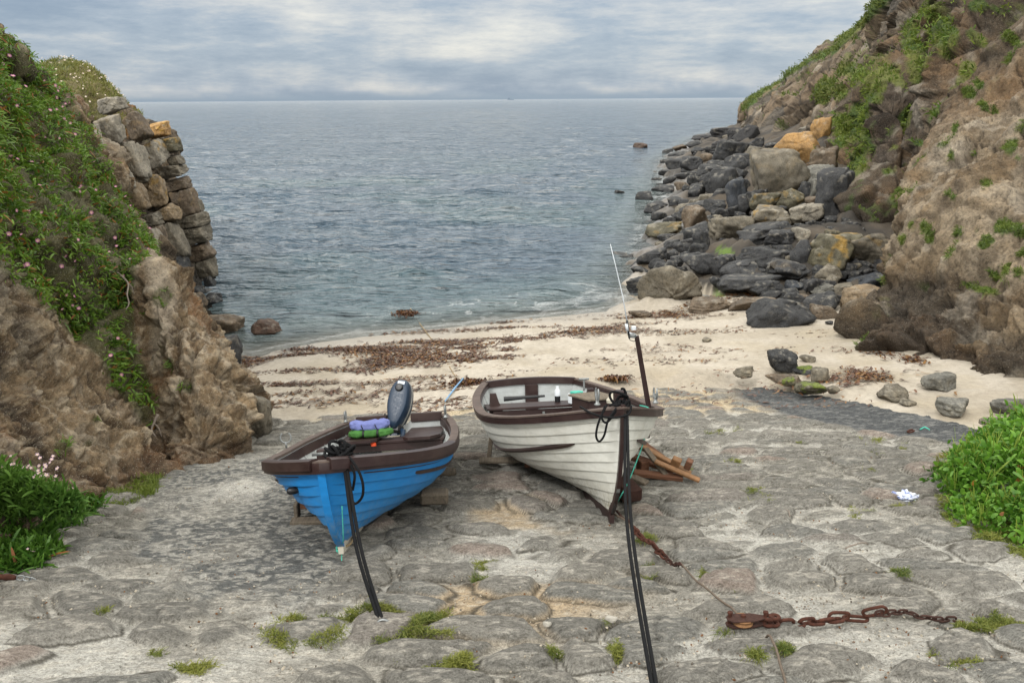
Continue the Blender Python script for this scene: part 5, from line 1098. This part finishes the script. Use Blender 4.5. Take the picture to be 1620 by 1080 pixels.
g=BB.loc(607,687,.42+.0); MB().box(BB.loc(608,699,.37)+np.array([0,-.01,0]),(.09,.01,.045)).build('maker_plate',M['sticker'],BB.root)
MB().lathe([(0,.03),(.03,.03),(.04,.02)],BB.loc(591,705,.36),(0,0,1),12).build('drain_cap',M['orange'],BB.root,angle=40)
horn(BB,547,668,z1+.02,sc=.85); horn(BB,705,661,z1+.02,sc=.95)
g=BB.loc(453,707,.585); m=MB(); m.tube([g+np.array([0,0,-.01]),g+np.array([0,0,.05])],.010,6); m.tube([g+np.array([.05*math.sin(a),0,.09-.05*math.cos(a)]) for a in np.linspace(-2.5,2.5,18)],.007,6); m.build('rowlock',M['steel'],BB.root,True)
g=BB.at_y(441,768,.5); 
n0=hull(.10,.72,-1,p)+hnorm(.10,.72,-1,p)*.03; MB().lathe([(-.03,.02),(0,.03),(.04,.03),(.06,.015)],n0,(-1,-.3,0),10).build('hull_fitting',M['black'],BB.root,angle=40)
MB().prism([(0,0),(.34,0),(.20,-.16),(.12,-.16)],(.34,2.2,.10),(0,1,0),(0,0,1),(1,0,0),.03).build('bilge_keel',M['pale'],BB.root)
MB().prism([(0,0),(.34,0),(.20,-.14),(.12,-.14)],(-.34,2.2,.10),(0,1,0),(0,0,1),(1,0,0),.03).build('bilge_keel',M['pale'],BB.root)
# outboard motor
mc=BB.wor(BB.at_y(632,641,L-.02)); mot=empty('outboard_motor',tuple(mc)); tag(mot,'dark blue outboard motor tilted up on the stern of the blue boat','outboard motor')
nrm=np.array([-.16,-.80,.57]); nrm/=np.linalg.norm(nrm); ax=np.array([.14,.50,.85]); ax-=nrm*ax.dot(nrm); ax/=np.linalg.norm(ax); lt=np.cross(ax,nrm); lt/=np.linalg.norm(lt); 
if lt[0]<0: lt=-lt
OUTL=[]
for k in range(40):
    a=2*math.pi*k/40; s_,c_=math.sin(a),math.cos(a)
    y=.30*np.sign(s_)*abs(s_)**.8; wd=.128 if y>0 else .128-.055*(-y/.30)**1.2; OUTL.append((wd*np.sign(c_)*abs(c_)**.75,y))
def loft(layers,name,mt,parent):
    V=[];n=len(OUTL)
    for t,sc,sh in layers: V+=[lt*x*sc+ax*(y*sc+sh)+nrm*t for x,y in OUTL]
    Fs=[[i*n+k,i*n+(k+1)%n,(i+1)*n+(k+1)%n,(i+1)*n+k] for i in range(len(layers)-1) for k in range(n)]+[list(range(n))[::-1],[(len(layers)-1)*n+k for k in range(n)]]
    o=MB().add(V,Fs).build(name,mt,parent,angle=32)
    bm=bmesh.new(); bm.from_mesh(o.data); bmesh.ops.recalc_face_normals(bm,faces=bm.faces); bm.to_mesh(o.data); bm.free(); return o
cw=loft([(-.02,.97,0),(.02,1.0,0),(.07,.97,0),(.10,.92,0),(.118,.84,0),(.124,.70,0),(.126,.4,0)],'cowling',M['cowl'],mot)
loft([(-.13,.90,-.01),(-.10,.97,0),(-.045,.99,0)],'lower_cowling',M['cowl'],mot)
loft([(-.045,1.01,0),(-.02,1.01,0)],'cowling_stripe',M['stripe'],mot)
MB().lathe([(.10,.05),(.135,.048),(.148,.036),(.15,.02)],ax*.185,nrm,18).build('fuel_cap',M['black'],mot,angle=40)
MB().box(ax*.245+nrm*.118+lt*.01,(.085,.035,.006),np.stack([lt,ax,nrm],1)).build('sticker',M['sticker'],mot)
MB().box(-ax*.27-nrm*.02,(.15,.10,.16),np.stack([lt,ax,nrm],1),bev=.02).build('motor_chin',M['black'],mot)
MB().box(-ax*.36-nrm*.08,(.11,.12,.16),np.stack([lt,ax,nrm],1),bev=.02).build('clamp_bracket',M['cowl'],mot)
MB().tube([-ax*.27+lt*.03-nrm*.03,-ax*.30+lt*.11+nrm*.02,-ax*.36+lt*.13+nrm*.06,-ax*.48+lt*.10+nrm*.10],[.025,.03,.03,.022],10).build('tiller_arm',M['cowl'],mot,True)
MB().tube([-ax*.15-lt*.10,-ax*.14-lt*.14,-ax*.12-lt*.16],[.01,.012,.012],8).build('starter_grip',M['black'],mot,True)
MB().tube([-nrm*.1-ax*.30,-nrm*.35-ax*.38,-nrm*.62-ax*.42],[.06,.05,.045],10,flat=.5).build('motor_leg',M['cowl'],mot,True)
MB().tube([-ax*.40-lt*.02+nrm*.0,-ax*.46-lt*.01],[.03,.02],8).build('clamp_screw',M['steel'],mot,True)
# folded life jackets on the thwart
def pillow(c,d,R_,seed,pinch=()):
    V,Fc=ICO[5]; P=np.sign(V)*np.abs(V)**.62; P=P*np.array(d)/2
    f=np.ones(len(P))
    for x0 in pinch: f-=.16*np.exp(-((P[:,0]-x0)/.022)**2)
    P[:,1:]*=f[:,None]; P=P+V*(.010*fbm(P*14+seed,3,seed)+.006*ridge(P*30,2,seed))[:,None]; return P@R_.T+c,Fc
zb=zt+.03; g=BB.loc(583,689,zb+.05); g[1]=a1
P_,Fc=pillow(g+np.array([-.02,0,.0]),(.48,.24,.09),rot('z',.06),3,(-.08,.08)); b1_=mesh_obj('buoyancy_bag',BB.wor(P_),Fc,M['green']); tag(b1_,'green folded life jacket lying on the thwart of the blue boat under a lilac one','life jacket')
for x0 in (-.08,.075):
    MB().tube([BB.wor(g+np.array([x0,.122*math.cos(a),.046*math.sin(a)])) for a in np.linspace(0,2*math.pi,20)],.012,6).build('strap',M['black'],b1_,True)
g2=g+np.array([-.03,.02,.075]); P_,Fc=pillow(g2*0,(.44,.21,.115),np.eye(3),5,(-.065,.085)); P_[:,2]+=.35*P_[:,0]**2*1.2; P_=P_+g2
b2_=mesh_obj('life_jacket',BB.wor(P_),Fc,M['lilac']); tag(b2_,'lilac rolled life jacket tied with two black cords on top of the green one','life jacket')
for x0 in (-.065,.085):
    MB().tube([BB.wor(g2+np.array([x0+.01*math.sin(a*2),.108*math.cos(a),.043*math.sin(a)])) for a in np.linspace(0,2*math.pi,20)],.005,6).build('cord',M['black'],b2_,True)
# ---- mooring ropes
def heap(c,rx,rz,n,seed,rr,Rm,flatz=.45,turns=1.4):
    r=np.random.default_rng(seed); m=MB()
    for i in range(n):
        a=np.linspace(0,2*math.pi*turns,34)+r.uniform(0,6); R_=r.uniform(.45,1.); o_=r.normal(size=3)*rr*2.2; q_=np.stack([rx*R_*np.cos(a),rx*.8*R_*np.sin(a),rz*flatz*np.sin(a*1.5+r.uniform(0,6))*R_+0*a],1)+o_
        q_=q_@rot('x',r.normal()*.5).T@rot('y',r.normal()*.35).T; m.tube(c+q_@Rm.T,rr,7)
    return m
def mooring(name,start,mid,ringp,lb,heapc,loops,seed,rr=.0125,hx=.12,straps=.03):
    root=empty(name,tuple(ringp)); tag(root,lb,'mooring rope'); o_=np.array(ringp)
    for k,sg in enumerate((-1,1)):
        off=np.array([sg*straps/2,0,0]); pts=catmull([start+off*.6]+[q_+off for q_ in mid]+[ringp+off*.7],40); MB().tube(pts-o_,rr,8).build('rope_tail',M['rope'],root,True)
    heap(heapc-o_,hx,.10,6,seed,rr*.95,np.eye(3)).build('rope_knot',M['rope'],root,True)
    for lp in loops: MB().tube(catmull(lp,40)-o_,rr*.8,8).build('rope_loop',M['rope'],root,True)
    return root
stB=BB.wor(BB.loc(546,724,.70)); stB_r=stB+np.array([.02,-.10,-.02]); rgB=S(607,999); rgB[2]+=.015
Yb=stB_r[1]
mooring('mooring_rope',stB_r,[stB_r*.5+rgB*.5+np.array([-.03,0,-.06])],rgB,'doubled black rope from the blue boat bow down to a ring in the stones',stB+np.array([-.02,.02,.05]),
  [[at(552,722,Yb),at(566,742,Yb-.06),at(574,765,Yb-.09),at(573,785,Yb-.09),at(563,796,Yb-.09),at(556,792,Yb-.08)],[at(555,735,Yb-.04),at(561,752,Yb-.06),at(558,775,Yb-.07)],[at(520,716,Yb+.12),at(535,728,Yb+.05),at(546,745,Yb-.03)]],7,.0125,.08)
stW=WB.wor(WB.loc(986,645,.985)); stW_r=stW+np.array([.01,-.10,-.02]); rgW=S(1046,1150); Yw=stW_r[1]
mooring('mooring_rope',stW_r,[stW_r*.55+rgW*.45+np.array([-.05,0,-.08])],rgW,'doubled black rope from the white boat bow running out of the picture bottom',stW+np.array([.0,.03,.02]),
  [[at(960,640,Yw),at(948,665,Yw-.05),at(943,688,Yw-.07),at(948,698,Yw-.07),at(956,688,Yw-.07),at(962,665,Yw-.05),at(975,645,Yw)],[at(918,643,Yw+.30),at(935,653,Yw+.10),at(955,659,Yw-.03),at(975,660,Yw-.06),at(994,655,Yw-.05),at(999,642,Yw)],[at(957,642,Yw),at(952,660,Yw-.04),at(960,668,Yw-.05),at(975,650,Yw)]],17,.0115,.075)
m=MB().tube([rgB+np.array([.045*math.cos(a),.01*math.sin(a),.02+.045*math.sin(a)]) for a in np.linspace(0,6.3,20)],.008,6); thing1(m,'iron_ring',M['steel'],'small steel ring where the blue boat rope is tied to the stones','ring',smooth=True)
# ---- chain gear
def link(L_,W_,r_,n=26):
    a=np.linspace(0,2*math.pi,n); x=(L_-W_)/2*np.sign(np.cos(a))*np.minimum(1,np.abs(np.cos(a))*3)+W_/2*np.cos(a); y=W_/2*np.sin(a); return np.stack([x,y,0*x],1)
def chain(name,path,Ln,Wn,rn,mt,lb,jit=0.):
    P=np.asarray(path); d=np.concatenate([[0],np.cumsum(np.linalg.norm(np.diff(P,axis=0),axis=1))]); root=empty(name,tuple(P[0])); tag(root,lb,'chain'); step=Ln-2.6*rn; n=max(1,round(d[-1]/step)); step=d[-1]/n; r=np.random.default_rng(3)
    for i in range(n):
        c_=np.array([np.interp((i+.5)*step,d,P[:,k]) for k in range(3)]); c2_=np.array([np.interp((i+.5)*step+.02,d,P[:,k]) for k in range(3)]); t=c2_-c_; t/=np.linalg.norm(t); 
        w_=np.cross(t,[0,0,1.]); w_/=np.linalg.norm(w_); u_=np.cross(w_,t); a=(.35 if i%2 else 1.25)+r.normal()*jit; b=math.cos(a)*w_+math.sin(a)*u_; q_=link(Ln,Wn,rn); z_=abs(math.sin(a))*Wn/2+rn
        MB().tube(c_+np.array([0,0,z_])+q_[:,:1]*t+q_[:,1:2]*b-P[0],rn,8,cap=False).build('chain_link',mt,root,True)
    return root
def GP_(x,y,dz=0.): 
    p_=S(x,y); p_[2]=max(slip_top(p_[0]+a,p_[1]+b) for a in (-.02,0,.02) for b in (-.02,0,.02))+dz; return p_
def spath(pts,n=14,dz=0.): 
    q_=[np.array(a) for a in pts]; out=[]
    for i in range(len(q_)-1):
        for t in np.linspace(0,1,n,endpoint=False): out.append(GP_(*(q_[i]*(1-t)+q_[i+1]*t),dz))
    out.append(GP_(*q_[-1],dz)); out=np.array(out); z=out[:,2].copy()
    zz=np.pad(z,2,'edge'); z=np.max([zz[i:i+len(z)] for i in range(5)],0)
    for _ in range(4): z[1:-1]=np.maximum(z[1:-1],(z[:-2]+z[2:])/2)
    out[:,2]=z; return out
chain('rusty_chain',spath([(1384,992),(1440,989),(1475,990),(1518,993)],14,.012),.055,.034,.0065,M['rustdark'],'thin dark rusty chain running right into the grass from the bigger links',.2)
chain('rusty_chain',spath([(1312,989),(1352,985),(1396,992)],14,.012),.14,.058,.010,M['rust'],'two long rusty links joining the thin chain to the heavy chain',.1)
chain('rusty_chain',spath([(1200,1002),(1262,998),(1328,990)],14,.02),.095,.056,.011,M['rust'],'heavy short rusty chain hooked to the pulley block',.2)
chain('rusty_chain',spath([(1000,852),(1030,876),(1052,893)]),.07,.045,.010,M['rust'],'short orange rusty chain on the wire ahead of the white boat',.3)
chain('rusty_chain',spath([(1052,894),(1066,903),(1078,912)]),.045,.03,.006,M['rustdark'],'small dark chain between the orange chain and the long wire',.3)
thing1(MB().tube(spath([(1076,910),(1110,945),(1170,990)],8,.008),.0075,6),'wire_rope',M['cable'],'grey wire rope slanting from the small chain to the pulley block','wire rope',smooth=True)
thing1(MB().tube(spath([(1200,1005),(1212,1022),(1225,1050),(1238,1090),(1260,1160)],8,.01),.0075,6),'wire_rope',M['cable'],'grey wire rope leaving the pulley block toward the picture bottom','wire rope',smooth=True)
thing1(MB().tube(spath([(925,782),(945,800),(962,815),(982,832),(1003,855)],8,.012),.009,6),'wire_rope',M['cable'],'wire rope coming out from under the keel of the white boat','wire rope',smooth=True)
thing1(MB().tube(spath([(1003,850),(990,838),(975,820)],8,.02),.012,6),'shackle_bar',M['rustdark'],'dark rusted bar joining the wire rope to the orange chain','shackle',smooth=True)
pb=GP_(1180,1004,.0); pbr=empty('pulley_block',tuple(pb)); tag(pbr,'rusty iron pulley block lying on the stones at the end of the heavy chain','pulley'); pbr.scale=(.85,.72,.72)
Rp=rot('z',.05)@rot('x',.1)
for zz in (.025,.085): MB().prism([(-.14,-.02),(-.10,-.05),(.04,-.05),(.13,-.02),(.13,.02),(.04,.05),(-.10,.05),(-.14,.02)],Rp@np.array([-.01,0,zz]),Rp@np.array([1.,0,0]),Rp@np.array([0,1.,0]),Rp@np.array([0,0,1.]),.012).build('cheek_plate',M['rustdark'],pbr)
MB().lathe([(.032,.072),(.040,.072),(.048,.055),(.062,.055),(.070,.072),(.078,.072)],(-.03,0,0),(0,0,1),22).build('sheave',M['ochrewood'],pbr,angle=35)
MB().lathe([(.0,.018),(.11,.018),(.115,.01)],(-.03,0,0),(0,0,1),10).build('axle_pin',M['rust'],pbr,angle=35)
for x0 in (-.125,.125): MB().lathe([(.0,.014),(.12,.014),(.125,.02),(.14,.018)],(x0,0,0),(0,0,1),10).build('bolt',M['rust'],pbr,angle=35)
m=MB()
for k,(x0,z0) in enumerate(((.15,.02),(.15,.08),(.19,.02),(.19,.085))): m.tube([(x0+.03*math.cos(a),.03*math.sin(a),z0) for a in np.linspace(0,6.3,16)],.016,7)
m.build('shackle',M['rust'],pbr,True)
thing1(MB().tube([GP_(1326,985)+np.array([0,0,a]) for a in (0,.05)],[.014,.014],8),'iron_pin',M['rustdark'],'short upright rusty pin in the big chain links','pin',smooth=True) if False else None
g=GP_(1517,686); thing1(MB().tube([g+np.array([.055*math.cos(a),.012*math.cos(a),.045+.05*math.sin(a)]) for a in np.linspace(0,6.3,22)],.012,8),'iron_ring',M['rustdark'],'dark iron ring standing up from the black slab at the right','ring',smooth=True)
g=GP_(1440,688); thing1(MB().tube([g+np.array([.04*math.cos(a),.03*math.sin(a),.018+.012*math.cos(a)]) for a in np.linspace(0.5,6.,16)],.012,8),'iron_shackle',M['rust'],'small rusty shackle lying left of the iron ring on the black slab','shackle',smooth=True)
g=spath([(1455,684),(1462,682),(1470,684)],5,.01); thing1(MB().tube(g,.01,6),'rope_scrap',M['teal'],'scrap of teal rope between the shackle and the iron ring','rope',smooth=True)
g=spath([(-30,936),(5,935),(30,934)],6,.02); thing1(MB().tube(g,[.02,.024,.02,.018,.022,.024,.022,.018,.022,.024,.022,.02,.012],8),'iron_bar',M['rust'],'lumpy rusty iron fitting at the far left edge of the slipway','iron fitting',smooth=True)
chain('thin_chain',spath([(32,934),(66,932)],10),.05,.03,.005,M['steel'],'thin grey chain trailing from the rusty fitting at the left edge',.3)
# grit lying in the joints
r=np.random.default_rng(91); n_=9000; Yg=np.exp(r.uniform(math.log(3.3),math.log(9.),n_)); Xg=r.uniform(-1,1,n_)*(Yg*.62+.9)
kg=np.array([stn_at(a,b) for a,b in zip(Xg,Yg)])<.3; kg|=r.uniform(0,1,n_)<.18; Xg,Yg=Xg[kg],Yg[kg]; kk_=fbm(np.stack([Xg,Yg,0*Xg],-1)*1.3,3,92)>-.15; Xg,Yg=Xg[kk_],Yg[kk_]
Zg=np.array([slip_top(a,b) for a,b in zip(Xg,Yg)]); m_=len(Xg); Oc=np.array([[1,0,0],[-1,0,0],[0,1,0],[0,-1,0],[0,0,1],[0,0,-1.]]); sc_=r.uniform(.003,.010,(m_,1,1))*r.uniform(.5,1.3,(m_,1,3)); V=Oc[None]*sc_+r.normal(size=(m_,6,3))*.0015
a_=r.uniform(0,3.1,m_); c_,s_=np.cos(a_)[:,None],np.sin(a_)[:,None]; V=np.stack([V[...,0]*c_-V[...,1]*s_,V[...,0]*s_+V[...,1]*c_,V[...,2]],-1)+np.stack([Xg,Yg,Zg+.002],-1)[:,None]
OF=np.array([[0,2,4],[2,1,4],[1,3,4],[3,0,4],[2,0,5],[1,2,5],[3,1,5],[0,3,5]]); cg=mix(lin(92,86,78),lin(196,186,168),r.uniform(0,1,m_)**1.2); cg=np.where((r.uniform(0,1,m_)<.12)[:,None],lin(120,84,54),cg)
o=mesh_obj('grit',V.reshape(-1,3),(np.arange(m_)[:,None,None]*6+OF[None]).reshape(-1,3),M['petal'],smooth=False,col=np.repeat(cg,6,0)); tag(o,'loose grit and shell chips gathered in the joints of the slipway','gravel',kind='stuff')
for k,(pl,lb) in enumerate((([(1336,879),(1352,876),(1372,868)],'thin dry twig lying on the pale stones left of the leafy bush'),([(1240,815),(1247,818),(1249,823)],'tiny dark twig on the grey stones mid slipway'))):
    thing1(MB().tube(spath(pl,6,.006),.006,6),'twig',M['twig'],lb,'twig',smooth=True)
# ---- timber
def planks(name,lb,cat,items,at0):
    root=empty(name,tuple(at0)); tag(root,lb,cat)
    for nm_,mt,c_,d_,yaw,tilt in items: MB().box(np.array(c_)-at0,d_,rot('z',yaw)@rot('y',tilt),bev=.008).build(nm_,M[mt],root)
    return root
g=GP_(1040,765); g0=g.copy()
def W3(x,y,dz,Y=None): p_=GP_(x,y); p_[2]+=dz; return p_
its=[('plank','redwood',W3(1040,762,.05),(.52,.10,.05),-.1,.08),('plank','redwood',W3(1030,752,.12),(.50,.11,.05),-.35,.2),('plank','ochrewood',W3(1050,752,.17),(.62,.09,.045),-.45,.38),('block','redwood',W3(1016,754,.11),(.10,.12,.14),.3,0),('block','ochrewood',W3(1068,757,.16),(.10,.10,.09),-.4,.3),('block','redwood',W3(1088,757,.10),(.07,.10,.10),-.4,.3),('plank','redwood',W3(1030,745,.24),(.42,.09,.04),-.5,.5),('plank','ochrewood',W3(1070,762,.09),(.50,.08,.03),-.35,.3),('strut','greywood',W3(1036,757,.15),(.38,.07,.03),-1.0,.5),('plank','greywood',W3(1010,766,.04),(.20,.10,.04),-.7,.1)]
planks('timber_pile','stack of broken reddish brown timber chocks behind the white boat bow','timber',its,g0)
g0=GP_(790,742); its=[('base_plank','greywood',W3(800,742,.03),(.60,.12,.035),.08,.02),('upright','greywood',W3(776,738,.15),(.05,.06,.30),.0,.12),('upright','redwood',W3(835,748,.10),(.06,.06,.20),.0,.12)]
planks('boat_chock','grey wooden prop with a base plank under the left side of the white boat','chock',its,g0)
g0=GP_(490,825); its=[('base_plank','greywood',W3(492,832,.03),(.34,.10,.035),.05,0),('upright','greywood',W3(472,828,.10),(.035,.10,.15),.0,0),('cross_plank','redwood',W3(495,818,.11),(.24,.08,.09),.05,0),('cross_plank','greywood',W3(488,808,.18),(.30,.08,.03),-.2,-.1)]
planks('boat_chock','small grey wooden trestle under the left bow of the blue boat','chock',its,g0)
g=GP_(688,806); m=MB(); m.box(g+np.array([0,0,.06]),(.26,.14,.12),rot('z',.04),bev=.02); thing1(m,'wood_block',M['greywood'],'short mossy timber baulk under the right side of the blue boat','timber')
g=GP_(706,757); m=MB(); m.box(g+np.array([0,0,.04]),(.22,.12,.08),rot('z',.1),bev=.02); thing1(m,'wood_block',M['greywood'],'flat grey timber beside the stern of the blue boat','timber')
g=GP_(985,800); m=MB(); m.box(g+np.array([.05,.12,.07]),(.2,.3,.14),rot('z',.3),bev=.02); thing1(m,'wood_block',M['rustdark'],'dark block wedged under the keel of the white boat by the stem','timber')
# more support out of sight keeps the keels up
for B,(x,y) in ((WB,(0,2.9)),(BB,(0,2.7))):
    q_=B.wor(np.array([x,y,-.09])); zz=slip_top(q_[0],q_[1]); m=MB(); m.box((q_[0],q_[1],(q_[2]+zz)/2-.01),(.5,.16,max(q_[2]-zz,.04)),bev=.01); thing1(m,'keel_block',M['greywood'],'timber sleeper in shadow under the stern keel of the '+('white' if B is WB else 'blue')+' boat','timber')
# bow twine + tan rope under the blue boat
g=BB.wor(np.array([0.,sp[-1][1]-.06,.02]))
pts=[at(541,800,g[1]-.10),at(543,850,g[1]-.08),GP_(542,878,.02),GP_(541,892,.01)]
thing1(MB().tube(catmull(pts,20),.004,6),'twine',M['teal'],'teal twine hanging from the stem of the blue boat to the ground','twine',smooth=True)
thing1(MB().tube(catmull([g+np.array([0,.02,-.02]),GP_(556,866,.05),GP_(560,858,.04),GP_(556,876,.03),GP_(540,880,.03)],24),.009,6),'rope_end',M['tan_rope'],'tan rope end curled under the forefoot of the blue boat','rope',smooth=True)
m=heap(GP_(539,878,.02),.03,.02,3,5,.006,np.eye(3)); thing1(m,'twine_knot',M['teal'],'small knot of teal twine on the stones below the blue bow','twine',smooth=True)
# rag
V,Fc=ICO[5]; P_=V*np.array([.11,.05,.028]); P_=P_+V*(.06*fbm(V*1.8,3,5)+.025*ridge(V*4,2,6))[:,None]*np.array([1,.7,.7]); P_[:,2]=np.maximum(P_[:,2],-.02)
st_=np.sin(P_[:,0]*90+P_[:,1]*60+4*fbm(V*2,2,7)); cc=mix(lin(205,210,222),lin(90,105,160),(st_>.55)*.8)
g=GP_(1432,795,.02); rag=mesh_obj('crumpled_cloth',P_,Fc,mat('rag',lambda nt,b,o_:(nt.links.new(attr(nt),b.inputs['Base Color']),b.inputs['Roughness'].__setattr__('default_value',.9))),col=cc); rag.location=g; tag(rag,'crumpled white and blue cloth dropped on the stones near the bush','cloth')
# rope on the sand with pale blue pole
def gp(x,y,dz=.01): p_=onG(x,y).copy(); p_[2]=max(p_[2],0)+dz; return p_
thing1(MB().tube(catmull([gp(645,484),gp(652,500),gp(664,516),gp(685,540),gp(700,562),gp(712,582),gp(722,600)],60),.012,6),'beach_rope',M['tan_rope'],'thin tan rope running up the sand from the water to a weed clump','rope',smooth=True)
thing1(MB().tube([gp(733,606,.10),gp(720,618,.06),gp(704,636,.02)],[.016,.018,.010],8),'plastic_pole',M['bluerope'],'pale blue plastic stick lying on the sand beside the weed clump','stick',smooth=True)
# dead roots on the left cliff
for k,(pl,lb) in enumerate((([(186,432,10.9),(196,440,10.8),(203,450,10.7),(201,466,10.5),(204,480,10.4),(199,490,10.3)],'bleached dead root twisting out of the ice plant on the left cliff'),([(250,655,8.6),(244,668,8.55),(240,680,8.5),(246,690,8.4)],'thin dead root in the cleft at the foot of the ice plant'))):
    pts=catmull([at(*q_) for q_ in pl],24); m=MB().tube(pts,np.linspace(.018,.006,24),6); m.tube(catmull([pts[8],pts[8]+np.array([.06,-.03,-.05]),pts[8]+np.array([.08,-.03,-.16])],8),.006,5)
    thing1(m,'dead_root',M['twig'],lb,'root',smooth=True)
for (x,y,r_,lb) in ((972,871,.022,'pale pebble on the stones in the grit below the white bow'),(968,995,.03,'white pebble in the crack grit near the picture bottom'),(866,996,.02,'blue-grey pebble left of the white pebble near the bottom')):
    P_,Fc=rock_shape(3,int(x),9); o_=mesh_obj('pebble',P_*np.array([r_*1.4,r_,r_*.8]),Fc,M['quartz']); o_.location=GP_(x,y,r_*.4); tag(o_,lb,'pebble')
# ship
q_=at(808,155.2,7000.); q_[2]=0; shp=MB(); shp.prism([(-26,0),(-30,7),(30,7),(26,0)],q_,(1,0,0),(0,0,1),(0,1,0),12); so_=shp.build('distant_ship',M['ship']); tag(so_,'tiny grey ship far out on the horizon','ship')
MB().box(q_+np.array([-14,0,12]),(16,9,10)).build('superstructure',M['ship'],so_)
